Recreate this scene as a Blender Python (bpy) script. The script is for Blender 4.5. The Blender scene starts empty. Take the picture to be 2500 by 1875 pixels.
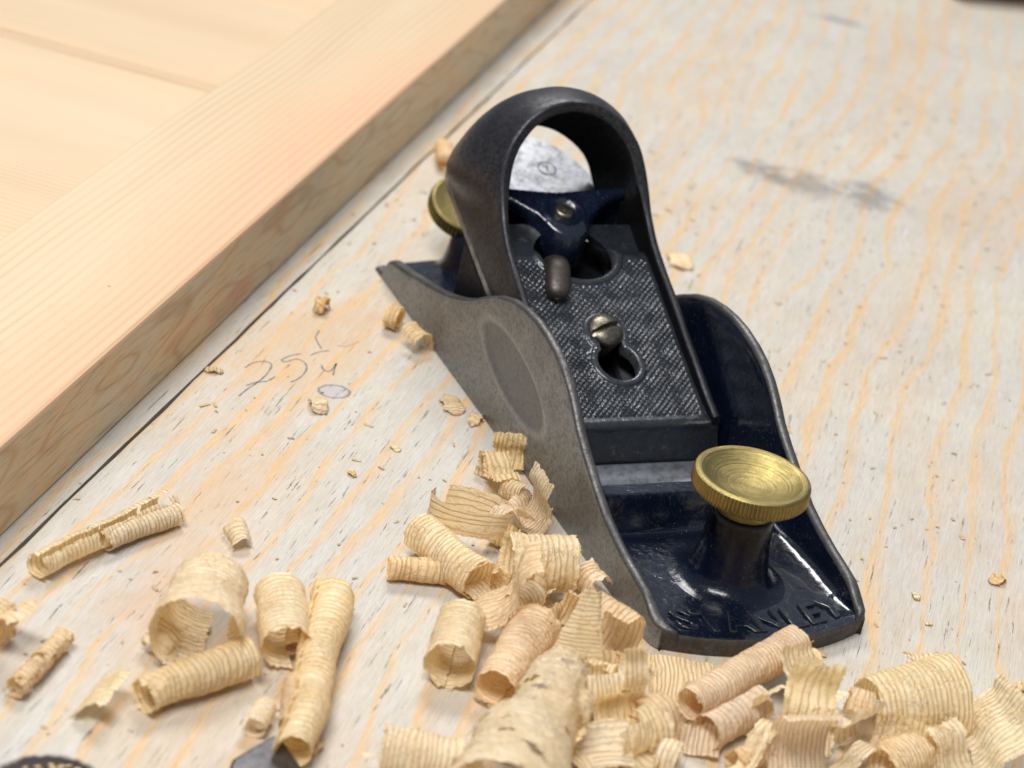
import bpy, bmesh, math, random
import numpy as np
from mathutils import Vector, Matrix, noise as mn

# ------------------------------------------------------------------ camera, light, exposure
sc = bpy.context.scene
col = sc.collection
S = 0.001                      # everything below is written in millimetres
RW = np.array([[0.918525247974117, -0.35650438755357633, 0.1709268571319892],
               [-0.02480057402454222, -0.48343320448180194, -0.8750298671076217],
               [0.39458370514001617, 0.7994979414966484, -0.4528871174790854]])
CW = np.array([-220.45976163, -305.64102948, 238.21247485])
FP = 5240.549888879549         # focal length in pixels of the 2500 px wide photograph
cam_d = bpy.data.cameras.new('camera')
cam = bpy.data.objects.new('camera', cam_d)
col.objects.link(cam)
sc.camera = cam
cam_d.sensor_width = 36
cam_d.lens = FP * 36 / 2500
cam_d.clip_start = 0.01
cam_d.clip_end = 10
m = Matrix([list(RW[0]), list(-RW[1]), list(-RW[2])]).transposed().to_4x4()
m.translation = Vector(CW * S)
cam.matrix_world = m
cam_d.dof.use_dof = True
cam_d.dof.focus_distance = 0.462
cam_d.dof.aperture_fstop = 19

world = bpy.data.worlds.new('World')
sc.world = world
world.use_nodes = True
bgn = world.node_tree.nodes['Background']
bgn.inputs[0].default_value = (0.80, 0.88, 1.0, 1)
bgn.inputs[1].default_value = 0.34

def area(name, loc, target, sx, sy, power, color):
    d = bpy.data.lights.new(name, 'AREA')
    d.shape = 'RECTANGLE'
    d.size = sx
    d.size_y = sy
    d.energy = power
    d.color = color
    o = bpy.data.objects.new(name, d)
    col.objects.link(o)
    o.location = loc
    o.rotation_euler = (Vector(target) - Vector(loc)).to_track_quat('-Z', 'Y').to_euler()
    return o
area('ceiling_light_key', (0.25, 1.05, 1.25), (0, 0.1, 0), 0.65, 0.35, 18.5, (1.0, 0.975, 0.945))
area('front_fill_light', (-0.55, -0.35, 1.35), (0, 0.05, 0), 0.8, 0.3, 26, (1.0, 0.975, 0.95))  # added fill light, brightens the shavings from the camera side

sc.render.engine = 'CYCLES'
sc.view_settings.view_transform = 'Standard'
sc.view_settings.look = 'None'
sc.view_settings.exposure = -0.12
sc.view_settings.gamma = 1.0
sc.view_settings.use_curve_mapping = False
try:
    sc.cycles.use_denoising = True
except Exception:
    pass

# ------------------------------------------------------------------ helpers
def G(n, x, y, z=0.0):
    """point of the bench (or of a level z above it) seen at a place measured on an enlarged detail n"""
    ox, oy, k = {0: (0, 0, 1), 1: (900, 150, 2.765), 2: (900, 550, 2.765), 3: (1350, 950, 2.37), 4: (0, 1150, 2.288),
                 5: (850, 1100, 2.141), 6: (1600, 1400, 2.458), 7: (0, 0, 1.58), 8: (1500, 0, 1.659), 9: (0, 0, 0.8848),
                 10: (1100, 1400, 3.493), 11: (1650, 1530, 2.602)}[n]
    px, py = ox + x / k, oy + y / k
    d = RW.T @ np.array([(px - 1250) / FP, (py - 937.5) / FP, 1.0])
    t = (z - CW[2]) / d[2]
    return CW + t * d

def empty(name, loc=(0, 0, 0)):
    o = bpy.data.objects.new(name, None)
    col.objects.link(o)
    o.location = Vector(loc) * S
    o.empty_display_size = 0.01
    return o

def tag(o, label=None, cat=None, group=None, kind=None):
    if label: o['label'] = label
    if cat: o['category'] = cat
    if group: o['group'] = group
    if kind: o['kind'] = kind
    return o

def mesh_obj(name, V, F, mats, parent=None, smooth=True, midx=None, uv=None, origin=None, angle=None):
    V = np.asarray(V, float)
    if origin is None:
        origin = np.zeros(3) if parent is not None else np.array([V[:, 0].mean(), V[:, 1].mean(), V[:, 2].min()])
    me = bpy.data.meshes.new(name)
    me.from_pydata(((V - origin) * S).tolist(), [], F)
    if not isinstance(mats, (list, tuple)): mats = [mats]
    for q in mats: me.materials.append(q)
    if midx is not None:
        me.polygons.foreach_set('material_index', np.asarray(midx, dtype=np.int32))
    if uv is not None:
        ul = me.uv_layers.new(name='UVMap')
        li = np.empty(len(me.loops), dtype=np.int32)
        me.loops.foreach_get('vertex_index', li)
        ul.data.foreach_set('uv', np.asarray(uv, float)[li].ravel())
    if smooth:
        me.polygons.foreach_set('use_smooth', [True] * len(me.polygons))
        if angle:
            try: me.set_sharp_from_angle(angle=math.radians(angle))
            except Exception: pass
    me.update()
    o = bpy.data.objects.new(name, me)
    col.objects.link(o)
    o.location = Vector(origin) * S
    if parent is not None:
        o.parent = parent
        w = Vector((0, 0, 0)); q = parent
        while q is not None: w += q.location; q = q.parent
        o.location = Vector(origin) * S - w
    return o

def grid_faces(nu, nv, cu=False, cv=False, base=0, flip=False):
    F = []
    for i in range(nu if cu else nu - 1):
        for j in range(nv if cv else nv - 1):
            a = i * nv + j; b = ((i + 1) % nu) * nv + j
            c = ((i + 1) % nu) * nv + (j + 1) % nv; d = i * nv + (j + 1) % nv
            f = (a + base, b + base, c + base, d + base)
            F.append(f[::-1] if flip else f)
    return F

def fixn(o):
    bm = bmesh.new(); bm.from_mesh(o.data)
    bmesh.ops.recalc_face_normals(bm, faces=bm.faces)
    bm.to_mesh(o.data); bm.free()
    return o

def lathe(prof, n, c=(0, 0, 0), axis=(0, 0, 1), rmod=None):
    """prof: list of (r, z); returns V, F around the axis"""
    ax = np.array(axis, float); ax /= np.linalg.norm(ax)
    t = np.array([1, 0, 0.]) if abs(ax[0]) < .9 else np.array([0, 1, 0.])
    e1 = t - ax * t.dot(ax); e1 /= np.linalg.norm(e1); e2 = np.cross(ax, e1)
    V = []
    for i, (r, z) in enumerate(prof):
        for k in range(n):
            a = 2 * math.pi * k / n
            rr = r if rmod is None else r + rmod(i, k, a)
            V.append(np.array(c, float) + ax * z + rr * (math.cos(a) * e1 + math.sin(a) * e2))
    F = grid_faces(len(prof), n, False, True)
    return V, F

def box(x0, x1, y0, y1, z0, z1):
    V = [(x, y, z) for z in (z0, z1) for y in (y0, y1) for x in (x0, x1)]
    F = [(0, 2, 3, 1), (4, 5, 7, 6), (0, 1, 5, 4), (2, 6, 7, 3), (0, 4, 6, 2), (1, 3, 7, 5)]
    return V, F

def bevel(o, w, seg=2, ang=40):
    b = o.modifiers.new('bevel', 'BEVEL')
    b.width = w * S; b.segments = seg; b.limit_method = 'ANGLE'; b.angle_limit = math.radians(ang)
    return o

def sm(x, a, b):
    t = np.clip((x - a) / (b - a), 0, 1)
    return t * t * (3 - 2 * t)

def interp(tab, x):
    t = np.array(tab, float)
    return np.interp(x, t[:, 0], t[:, 1])

def cr_resample(P, n):
    """smooth resample of a table of rows by Catmull-Rom"""
    P = np.array(P, float)
    Q = np.vstack([2 * P[0] - P[1], P, 2 * P[-1] - P[-2]])
    out = []
    for s in np.linspace(0, len(P) - 1, n):
        i = min(int(s), len(P) - 2); t = s - i
        a, b, c, d = Q[i], Q[i + 1], Q[i + 2], Q[i + 3]
        out.append(.5 * ((2 * b) + (c - a) * t + (2 * a - 5 * b + 4 * c - d) * t * t + (3 * b - a - 3 * c + d) * t ** 3))
    return np.array(out)

# ------------------------------------------------------------------ node materials
class NT:
    def __init__(s, name):
        s.m = bpy.data.materials.new(name); s.m.use_nodes = True
        s.t = s.m.node_tree; s.n = s.t.nodes; s.l = s.t.links
        s.n.clear()
        s.out = s.n.new('ShaderNodeOutputMaterial')
        s.b = s.n.new('ShaderNodeBsdfPrincipled')
        s.l.new(s.b.outputs[0], s.out.inputs[0])
    def node(s, typ, **k):
        q = s.n.new(typ)
        for a, b in k.items(): setattr(q, a, b)
        return q
    def put(s, sock, v):
        if v is None: return
        if hasattr(v, 'is_output'): s.l.new(v, sock)
        else: sock.default_value = v
    def math(s, op, a, b=None, c=None, clamp=False):
        q = s.node('ShaderNodeMath', operation=op, use_clamp=clamp)
        s.put(q.inputs[0], a); s.put(q.inputs[1], b)
        if c is not None: s.put(q.inputs[2], c)
        return q.outputs[0]
    def coords(s, which='Object', scale=(1000, 1000, 1000), rot=(0, 0, 0), loc=(0, 0, 0)):
        tc = s.node('ShaderNodeTexCoord'); mp = s.node('ShaderNodeMapping')
        s.l.new(tc.outputs[which], mp.inputs[0])
        mp.inputs['Scale'].default_value = scale; mp.inputs['Rotation'].default_value = rot
        mp.inputs['Location'].default_value = loc
        return mp.outputs[0]
    def remap(s, vec, scale=(1, 1, 1), rot=(0, 0, 0), loc=(0, 0, 0)):
        mp = s.node('ShaderNodeMapping'); s.l.new(vec, mp.inputs[0])
        mp.inputs['Scale'].default_value = scale; mp.inputs['Rotation'].default_value = rot
        mp.inputs['Location'].default_value = loc
        return mp.outputs[0]
    def noise(s, vec, scale, detail=4, rough=.55, dist=0, dim='3D', color=False):
        q = s.node('ShaderNodeTexNoise', noise_dimensions=dim)
        s.put(q.inputs['Vector'], vec)
        q.inputs['Scale'].default_value = scale; q.inputs['Detail'].default_value = detail
        q.inputs['Roughness'].default_value = rough; q.inputs['Distortion'].default_value = dist
        return q.outputs['Color' if color else 'Fac']
    def vor(s, vec, scale, feature='F1', rnd=1):
        q = s.node('ShaderNodeTexVoronoi', feature=feature)
        s.put(q.inputs['Vector'], vec); q.inputs['Scale'].default_value = scale
        q.inputs['Randomness'].default_value = rnd
        return q.outputs[0]
    def ramp(s, fac, stops, interp='LINEAR'):
        q = s.node('ShaderNodeValToRGB'); q.color_ramp.interpolation = interp
        s.put(q.inputs[0], fac)
        e = q.color_ramp.elements
        while len(e) < len(stops): e.new(.5)
        for i, (p, c) in enumerate(stops):
            e[i].position = p
            e[i].color = (c, c, c, 1) if isinstance(c, (int, float)) else (*c, 1)
        return q.outputs[0]
    def mix(s, fac, a, b, mode='MIX'):
        q = s.node('ShaderNodeMix', data_type='RGBA', blend_type=mode)
        s.put(q.inputs[0], fac)
        s.put(q.inputs[6], (*a, 1) if isinstance(a, tuple) and len(a) == 3 else a)
        s.put(q.inputs[7], (*b, 1) if isinstance(b, tuple) and len(b) == 3 else b)
        return q.outputs[2]
    def sep(s, vec):
        q = s.node('ShaderNodeSeparateXYZ'); s.l.new(vec, q.inputs[0]); return q.outputs
    def comb(s, x, y, z=0.0):
        q = s.node('ShaderNodeCombineXYZ')
        for i, v in enumerate((x, y, z)): s.put(q.inputs[i], v)
        return q.outputs[0]
    def bump(s, h, dist, strength=1.0, nrm=None):
        q = s.node('ShaderNodeBump'); s.put(q.inputs['Height'], h)
        q.inputs['Distance'].default_value = dist * S; q.inputs['Strength'].default_value = strength
        if nrm: s.l.new(nrm, q.inputs['Normal'])
        s.l.new(q.outputs[0], s.b.inputs['Normal'])
        return q.outputs[0]
    def set(s, **k):
        for a, v in k.items():
            s.put(s.b.inputs[a.replace('_', ' ')], (*v, 1) if isinstance(v, tuple) and len(v) == 3 else v)
        return s.m

def lin(r, g, b):
    f = lambda c: ((c / 255 + .055) / 1.055) ** 2.4 if c > 10 else c / 255 / 12.92
    return (f(r), f(g), f(b))

BR = math.atan2(409.5 - 99.2, 121.1 + 114.6)      # direction of the board and of the bench grain
BD = np.array([math.cos(BR), math.sin(BR), 0]); BN = np.array([-math.sin(BR), math.cos(BR), 0])

def mat_bench():
    t = NT('worn_plywood')
    tc = t.node('ShaderNodeTexCoord')
    g = t.node('ShaderNodeNewGeometry')
    # world millimetres, x along the grain and y across it
    p = t.remap(g.outputs['Position'], scale=(1000, 1000, 1000))
    r = t.node('ShaderNodeVectorRotate', rotation_type='Z_AXIS'); t.l.new(p, r.inputs['Vector'])
    r.inputs['Angle'].default_value = -BR
    v = r.outputs[0]
    X, Y, _ = t.sep(v)
    # bent, widening bands of yellow late wood
    lo = t.noise(t.remap(v, scale=(.004, .009, 1)), 1.0, 2, .5)
    mid = t.noise(t.remap(v, scale=(.02, .05, 1), loc=(4, 2, 0)), 1.0, 3, .55)
    fine = t.noise(t.remap(v, scale=(.05, .5, 1)), 1.0, 3, .6)
    jag = t.noise(t.remap(v, scale=(.16, .9, 1), loc=(6, 1, 0)), 1.0, 4, .7)
    u = t.math('ADD', t.math('MULTIPLY', Y, .118), t.math('MULTIPLY', lo, 5.4))
    u = t.math('ADD', u, t.math('MULTIPLY', mid, 1.1))
    u = t.math('ADD', u, t.math('MULTIPLY', jag, .30))
    fr = t.math('FRACT', u)
    wid = t.noise(t.remap(v, scale=(.012, .05, 1), loc=(9, 1, 0)), 1.0, 3, .55)
    wd_ = t.math('MULTIPLY_ADD', t.ramp(wid, [(.30, 0.0), (.74, 1.0)]), .62, .06)
    rise = t.math('DIVIDE', t.math('SUBTRACT', fr, t.math('SUBTRACT', .94, wd_)), t.math('MULTIPLY', wd_, .8), clamp=True)
    fall = t.ramp(fr, [(.91, 1.0), (.965, 0.0)])
    band = t.math('MULTIPLY', t.math('POWER', rise, 1.3), fall)
    amt_ = t.ramp(t.noise(t.remap(v, scale=(.02, .09, 1), loc=(2, 9, 0)), 1.0, 4, .6), [(.3, .5), (.6, 1.0)])
    band = t.math('MULTIPLY', band, amt_)
    blot = t.noise(t.remap(v, scale=(.02, .02, 1), loc=(3, 7, 0)), 1.0, 5, .6)
    base = t.mix(t.ramp(blot, [(.35, 0.0), (.65, 1.0)]), lin(182, 178, 171), lin(193, 188, 175))
    # warm stained area of the bench on the left and front
    warm = t.noise(t.remap(v, scale=(.008, .03, 1), loc=(1, 5, 0)), 1.0, 4, .6)
    base = t.mix(t.math('MULTIPLY', t.ramp(warm, [(.48, 0.0), (.68, 1.0)]), .55), base, lin(196, 166, 132))
    orange = t.mix(t.noise(t.remap(v, scale=(.01, .05, 1)), 1.0, 3, .5), lin(204, 174, 130), lin(206, 166, 114))
    base = t.mix(t.math('MULTIPLY', t.ramp(t.noise(t.remap(v, scale=(.05, .16, 1), loc=(7, 7, 0)), 1.0, 5, .7), [(.45, 0.0), (.68, 1.0)]), .35), base, lin(176, 162, 138))
    base = t.mix(t.math('MULTIPLY', t.ramp(t.noise(t.remap(v, scale=(.03, .2, 1), loc=(1, 3, 0)), 1.0, 5, .7), [(.5, 0.0), (.7, 1.0)]), .5), base, lin(196, 194, 192))
    c = t.mix(t.math('MULTIPLY', band, .9), base, orange)
    fib = t.noise(t.remap(v, scale=(.12, 3.2, 1)), 1.0, 5, .7)
    c = t.mix(t.ramp(fib, [(.34, .40), (.54, 0.0)]), c, lin(140, 126, 112), 'MIX')
    c = t.mix(t.ramp(t.noise(t.remap(v, scale=(.3, 1.4, 1), loc=(4, 4, 0)), 1.0, 4, .7), [(.55, 0.0), (.72, .35)]), c, lin(210, 206, 198))
    # scratches torn along the grain
    scr = t.noise(t.remap(v, scale=(.06, 1.1, 1), loc=(2, 2, 0)), 1.0, 6, .78, .25)
    scm = t.ramp(scr, [(.325, 1.0), (.375, 0.0)])
    c = t.mix(t.math('MULTIPLY', scm, .20), c, lin(104, 84, 66))
    # grime specks
    sp = t.vor(p, .17)
    spn = t.noise(p, .09, 2)
    spm = t.math('MULTIPLY', t.ramp(sp, [(.045, 1.0), (.075, 0.0)]), t.ramp(spn, [(.5, 0.0), (.58, 1.0)]))
    c = t.mix(t.math('MULTIPLY', spm, .75), c, lin(70, 60, 58))
    sp2 = t.ramp(t.vor(p, .55), [(.05, 1.0), (.09, 0.0)])
    c = t.mix(t.math('MULTIPLY', sp2, t.math('MULTIPLY', t.ramp(t.noise(p, .05, 2), [(.5, 0.0), (.62, 1.0)]), .55)), c, lin(120, 108, 98))
    def blotch(cx, cy, ax, ay, ang, colr, amt, nsc=.12, lo=.36, hi=.56):
        nonlocal c
        q = t.remap(p, loc=(0, 0, 0))
        vv = t.node('ShaderNodeVectorRotate', rotation_type='Z_AXIS'); t.l.new(p, vv.inputs['Vector'])
        vv.inputs['Center'].default_value = (cx, cy, 0); vv.inputs['Angle'].default_value = -ang
        w = t.remap(vv.outputs[0], loc=(-cx / ax, -cy / ay, 0), scale=(1 / ax, 1 / ay, 0))
        ln = t.node('ShaderNodeVectorMath', operation='LENGTH'); t.l.new(w, ln.inputs[0])
        msk = t.ramp(ln.outputs['Value'], [(.35, 1.0), (1.0, 0.0)])
        nn = t.ramp(t.math('ADD', t.noise(p, nsc, 5, .7), t.math('MULTIPLY_ADD', msk, .25, -.2)), [(lo, 0.0), (hi, 1.0)])
        c = t.mix(t.math('MULTIPLY', t.math('MULTIPLY', msk, nn), amt), c, colr)
    blotch(127, 250, 17, 13, -.9, lin(84, 80, 80), .52, .16)
    blotch(138, 239, 18, 17, -.7, lin(88, 84, 84), .52, .16)
    blotch(156, 230, 16, 20, -.1, lin(80, 76, 78), .52, .16)
    blotch(240, 401, 22, 7, -.6, lin(130, 134, 140), .8, .1)
    blotch(-60, 135, 60, 26, .9, lin(200, 158, 104), .40, .05)
    blotch(-100, 66, 60, 16, .9, lin(198, 156, 108), .36, .06)
    blotch(-118, 34, 40, 16, .6, lin(190, 148, 110), .32, .07)
    blotch(40, 270, 60, 22, .9, lin(204, 170, 120), .4, .05)
    # small grey knot with a dark ring beside the pencilled figure
    def ring(cx, cy, ax, ay, ang, r0, r1, colr, amt, fillc=None, fa=0):
        nonlocal c
        vv = t.node('ShaderNodeVectorRotate', rotation_type='Z_AXIS'); t.l.new(p, vv.inputs['Vector'])
        vv.inputs['Center'].default_value = (cx, cy, 0); vv.inputs['Angle'].default_value = -ang
        w = t.remap(vv.outputs[0], loc=(-cx / ax, -cy / ay, 0), scale=(1 / ax, 1 / ay, 0))
        ln = t.node('ShaderNodeVectorMath', operation='LENGTH'); t.l.new(w, ln.inputs[0])
        L = t.math('ADD', ln.outputs['Value'], t.math('MULTIPLY_ADD', t.noise(p, .5, 3, .6), .3, -.15))
        if fillc:
            c = t.mix(t.math('MULTIPLY', t.ramp(L, [(r0, 1.0), (r1, 0.0)]), fa), c, fillc)
        w2 = (r1 - r0) / 2
        rg = t.ramp(t.math('ABSOLUTE', t.math('SUBTRACT', L, (r0 + r1) / 2)), [(w2 * .6, 1.0), (w2 * 1.6, 0.0)])
        c = t.mix(t.math('MULTIPLY', rg, amt), c, colr)
        return L
    ring(-59.1, 113.6, 4.2, 3.6, 0, .8, .95, lin(110, 104, 112), .8, lin(170, 166, 170), .6)
    L = ring(-150.5, -17.6, 8.0, 6.3, -.2, .74, 1.06, lin(30, 12, 16), 1.0, lin(44, 32, 28), 1.0)
    t.bump(t.math('ADD', t.math('ADD', t.math('MULTIPLY', fib, .5), t.math('MULTIPLY', scm, -1.2)), t.math('MULTIPLY', t.noise(t.remap(v, scale=(.3, 1, 1)), .8, 4), .5)), .22)
    return t.set(Base_Color=c, Roughness=t.ramp(blot, [(.3, .5), (.7, .62)]), Specular_IOR_Level=.35)

def mat_board(name, rot, across_plane='Y', warm=1.0, face='top'):
    """planed pine: fine straight grain lines"""
    t = NT(name)
    g = t.node('ShaderNodeNewGeometry')
    p = t.remap(g.outputs['Position'], scale=(1000, 1000, 1000))
    r = t.node('ShaderNodeVectorRotate', rotation_type='Z_AXIS'); t.l.new(p, r.inputs['Vector'])
    r.inputs['Angle'].default_value = -rot
    v = r.outputs[0]
    X, Y, Z = t.sep(v)
    lo = t.noise(t.remap(v, scale=(.004, .02, .02)), 1.0, 2)
    u = t.math('ADD', t.math('MULTIPLY', Y, .42), t.math('MULTIPLY', lo, 5.0))
    fr = t.math('ABSOLUTE', t.math('SUBTRACT', t.math('FRACT', u), .5))
    line = t.ramp(fr, [(.0, 1.0), (.17, .35), (.4, 0.0)])
    amt = t.ramp(t.noise(t.remap(v, scale=(.006, .05, .05), loc=(3, 3, 1)), 1.0, 3), [(.35, .15), (.7, .85)])
    base = t.mix(t.ramp(t.noise(t.remap(v, scale=(.005, .03, .03)), 1.0, 3), [(.3, 0.0), (.7, 1.0)]), lin(204, 184, 154), lin(200, 176, 144))
    c = t.mix(t.math('MULTIPLY', line, amt), base, lin(178, 146, 106))
    return t, v, c, p

def mat_stile_top():
    t, v, c, p = mat_board('planed_pine', BR)
    X, Y, Z = t.sep(v)
    # broad salmon heartwood band along the bench side of the stile
    wob = t.noise(t.remap(v, scale=(.007, .01, 0)), 1.0, 2)
    y0 = float(np.dot([-57, 173.5, 0], BN))
    e = t.math('ADD', t.math('SUBTRACT', Y, y0), t.math('MULTIPLY_ADD', wob, 46, -23))
    k = t.ramp(t.math('MULTIPLY', e, 1 / 45), [(.0, 1.0), (.14, .8), (.55, 0.0)])
    c = t.mix(t.math('MULTIPLY', k, .5), c, lin(208, 158, 120))
    sp = t.math('MULTIPLY', t.ramp(t.vor(p, .05), [(.02, 1.0), (.035, 0.0)]), .7)
    c = t.mix(sp, c, lin(110, 80, 60))
    t.bump(t.noise(t.remap(v, scale=(.08, 2.2, 1)), 1.0, 4), .06)
    return t.set(Base_Color=c, Roughness=.5, Specular_IOR_Level=.35)

def mat_stile_side():
    t = NT('sawn_pine_edge')
    g = t.node('ShaderNodeNewGeometry')
    p = t.remap(g.outputs['Position'], scale=(1000, 1000, 1000))
    r = t.node('ShaderNodeVectorRotate', rotation_type='Z_AXIS'); t.l.new(p, r.inputs['Vector'])
    r.inputs['Angle'].default_value = -BR
    v = r.outputs[0]
    n1 = t.noise(t.remap(v, scale=(.03, .05, .06)), 1.0, 3, .6, 1.2)
    c = t.mix(t.ramp(n1, [(.38, 0.0), (.62, 1.0)]), lin(224, 194, 152), lin(216, 200, 170))
    cath = t.math('FRACT', t.math('MULTIPLY', t.noise(t.remap(v, scale=(.012, .05, .05), loc=(5, 0, 0)), 1.0, 1), 7))
    cm = t.ramp(t.math('ABSOLUTE', t.math('SUBTRACT', cath, .5)), [(0, 1.0), (.12, 0.0)])
    c = t.mix(t.math('MULTIPLY', cm, .5), c, lin(186, 134, 88))
    fl = t.noise(t.remap(v, scale=(.08, 1, 1.4)), 1.0, 5, .7)
    c = t.mix(t.ramp(fl, [(.32, .55), (.5, 0.0)]), c, lin(150, 118, 84))
    c = t.mix(t.ramp(t.noise(t.remap(v, scale=(.02, .02, .08), loc=(8, 3, 2)), 1.0, 3), [(.6, 0.0), (.72, .5)]), c, lin(196, 128, 88))
    t.bump(fl, .15)
    return t.set(Base_Color=c, Roughness=.6)

def mat_panel():
    t, v, c, p = mat_board('panel_pine', BR - math.pi / 2)
    c = t.mix(t.math('MULTIPLY', t.ramp(t.noise(t.remap(v, scale=(.004, .02, 1), loc=(2, 8, 0)), 1.0, 2), [(.5, 0.0), (.7, 1.0)]), .5), c, lin(226, 180, 140))
    t.bump(t.noise(t.remap(v, scale=(.08, 2.0, 1)), 1.0, 4), .06)
    return t.set(Base_Color=c, Roughness=.55)

def mat_steel(name, base, dark, rough=.42, speck=.5, metal=.75, oval=False, mott=.55):
    t = NT(name)
    p = t.coords()
    n = t.noise(p, .9, 5, .75)
    n2 = t.noise(p, .11, 6, .7)
    fine = t.noise(p, 3.2, 3, .8)
    c = t.mix(t.ramp(n2, [(.38, 0.0), (.62, 1.0)]), base, tuple(x * mott for x in base))
    dr = t.noise(t.remap(p, scale=(.35, .35, 2.2), rot=(.5, 0, 0)), 1.0, 4, .7)
    c = t.mix(t.ramp(dr, [(.55, 0.0), (.75, .35)]), c, tuple(min(1, x * 1.5) for x in base))
    c = t.mix(t.math('MULTIPLY', t.ramp(n, [(.36, 1.0), (.52, 0.0)]), speck), c, dark)
    c = t.mix(t.math('MULTIPLY', t.ramp(fine, [(.4, 1.0), (.55, 0.0)]), speck * .9), c, dark)
    rust = t.ramp(t.noise(p, .16, 5, .7), [(.60, 0.0), (.76, .25)])
    c = t.mix(rust, c, (dark[0] * 1.5, dark[1] * 1.15, dark[2] * .8))
    h = t.math('ADD', t.math('MULTIPLY', n, .5), t.math('MULTIPLY', fine, .4))
    rr = t.ramp(n, [(.3, min(1, rough + .2)), (.7, rough)])
    if oval:
        X, Y, Z = t.sep(p)
        ey = t.math('MULTIPLY', t.math('SUBTRACT', Y, 88.5), 1 / 21.5)
        ez = t.math('MULTIPLY', t.math('SUBTRACT', t.math('SUBTRACT', Z, 17.2), t.math('MULTIPLY', t.math('SUBTRACT', Y, 88.5), .12)), 1 / 7.4)
        L = t.math('SQRT', t.math('ADD', t.math('MULTIPLY', ey, ey), t.math('MULTIPLY', ez, ez)))
        L = t.math('ADD', L, t.math('MULTIPLY_ADD', t.noise(p, .15, 3), .16, -.08))
        inside = t.ramp(L, [(.86, 1.0), (.94, 0.0)])
        rim = t.ramp(t.math('ABSOLUTE', t.math('SUBTRACT', L, .96)), [(.02, 1.0), (.11, 0.0)])
        side = t.math('LESS_THAN', X, 0.0)
        inside = t.math('MULTIPLY', inside, side); rim = t.math('MULTIPLY', rim, side)
        q = t.comb(t.math('SUBTRACT', Y, 140), t.math('SUBTRACT', Z, 5), 0)
        ln = t.node('ShaderNodeVectorMath', operation='LENGTH'); t.l.new(q, ln.inputs[0])
        arc = t.noise(t.comb(t.math('MULTIPLY', ln.outputs['Value'], 2.4), t.math('MULTIPLY', Z, .06), 0), 1.0, 4, .7)
        c = t.mix(t.math('MULTIPLY', inside, t.ramp(arc, [(.3, .75), (.62, .1)])), c, tuple(x * .4 for x in base))
        c = t.mix(t.math('MULTIPLY', inside, .42), c, tuple(x * .55 for x in base))
        c = t.mix(t.math('MULTIPLY', rim, .26), c, tuple(min(1, x * 1.5) for x in base))
        h = t.math('ADD', h, t.math('MULTIPLY', t.math('MULTIPLY', inside, arc), 1.6))
    t.bump(h, .07)
    return t.set(Base_Color=c, Metallic=metal, Roughness=rr)

def mat_paint(name, base, rough=.2, dust=.5, wear=0.0, wearcol=(.2, .2, .2), lumps=.12, coat=.4, spec=.5):
    t = NT(name)
    p = t.coords()
    c = t.mix(t.ramp(t.noise(p, .12, 3), [(.35, 0.0), (.65, 1.0)]), base, tuple(x * 1.7 for x in base))
    d = t.ramp(t.vor(p, 1.15), [(.07, 1.0), (.12, 0.0)])
    dm = t.ramp(t.noise(p, .16, 3), [(.47, 0.0), (.62, 1.0)])
    d2 = t.ramp(t.noise(p, 3.5, 2, .7), [(.66, 0.0), (.74, 1.0)])
    dd = t.math('MULTIPLY', t.math('ADD', t.math('MULTIPLY', d, dm), t.math('MULTIPLY', d2, .35), clamp=True), dust)
    c = t.mix(dd, c, (.36, .36, .36))
    rr = t.ramp(t.noise(p, .8, 4, .7), [(.3, rough * .8), (.75, rough * 1.7)])
    met = 0.0
    if wear:
        g = t.node('ShaderNodeNewGeometry')
        pt = t.ramp(t.math('ADD', g.outputs['Pointiness'], t.math('MULTIPLY_ADD', t.noise(p, .6, 4, .7), .16, -.08)), [(.53, 0.0), (.575, 1.0)])
        w = t.math('MULTIPLY', pt, wear)
        ch = t.math('MULTIPLY', t.ramp(t.noise(p, .22, 6, .75), [(.6, 0.0), (.66, 1.0)]), wear * .45)
        w = t.math('MAXIMUM', w, ch)
        c = t.mix(w, c, wearcol)
        met = t.math('MULTIPLY', w, .8)
        rr = t.mix(w, rr, (.38, .38, .38))
    hgt = t.math('ADD', t.math('MULTIPLY', t.noise(p, .45, 3, .5), 1.0), t.math('MULTIPLY', dd, .25))
    t.bump(hgt, lumps)
    return t.set(Base_Color=c, Roughness=rr, Metallic=met, Coat_Weight=coat, Coat_Roughness=.08, Specular_IOR_Level=spec)

def mat_brass(name='brass', turned=True, rough=.3, centre=(0, 0), k=1.0):
    t = NT(name)
    p = t.coords()
    X, Y, Z = t.sep(p)
    q = t.comb(t.math('SUBTRACT', X, centre[0]), t.math('SUBTRACT', Y, centre[1]), 0)
    ln = t.node('ShaderNodeVectorMath', operation='LENGTH'); t.l.new(q, ln.inputs[0])
    R_ = ln.outputs['Value']
    ang = t.noise(q, .12, 2)
    rings = t.noise(t.comb(t.math('MULTIPLY', R_, 2.6), t.math('MULTIPLY', ang, 1.2), 0), 1.0, 5, .75)
    n = t.noise(p, .22, 4, .65)
    c = t.mix(t.ramp(n, [(.35, 0.0), (.65, 1.0)]), (.42 * k, .335 * k, .125 * k), (.30 * k, .24 * k, .098 * k))
    c = t.mix(t.ramp(t.noise(p, .9, 5, .75), [(.3, .5), (.5, 0.0)]), c, (.16, .115, .05))
    if turned:
        c = t.mix(t.ramp(rings, [(.34, .8), (.56, 0.0)]), c, (.13, .10, .045))
        t.bump(rings, .14)
    else:
        t.bump(t.noise(p, .8, 4), .08)
    return t.set(Base_Color=c, Metallic=1.0, Roughness=t.ramp(n, [(.3, rough + .04), (.7, rough + .2)]))

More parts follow.
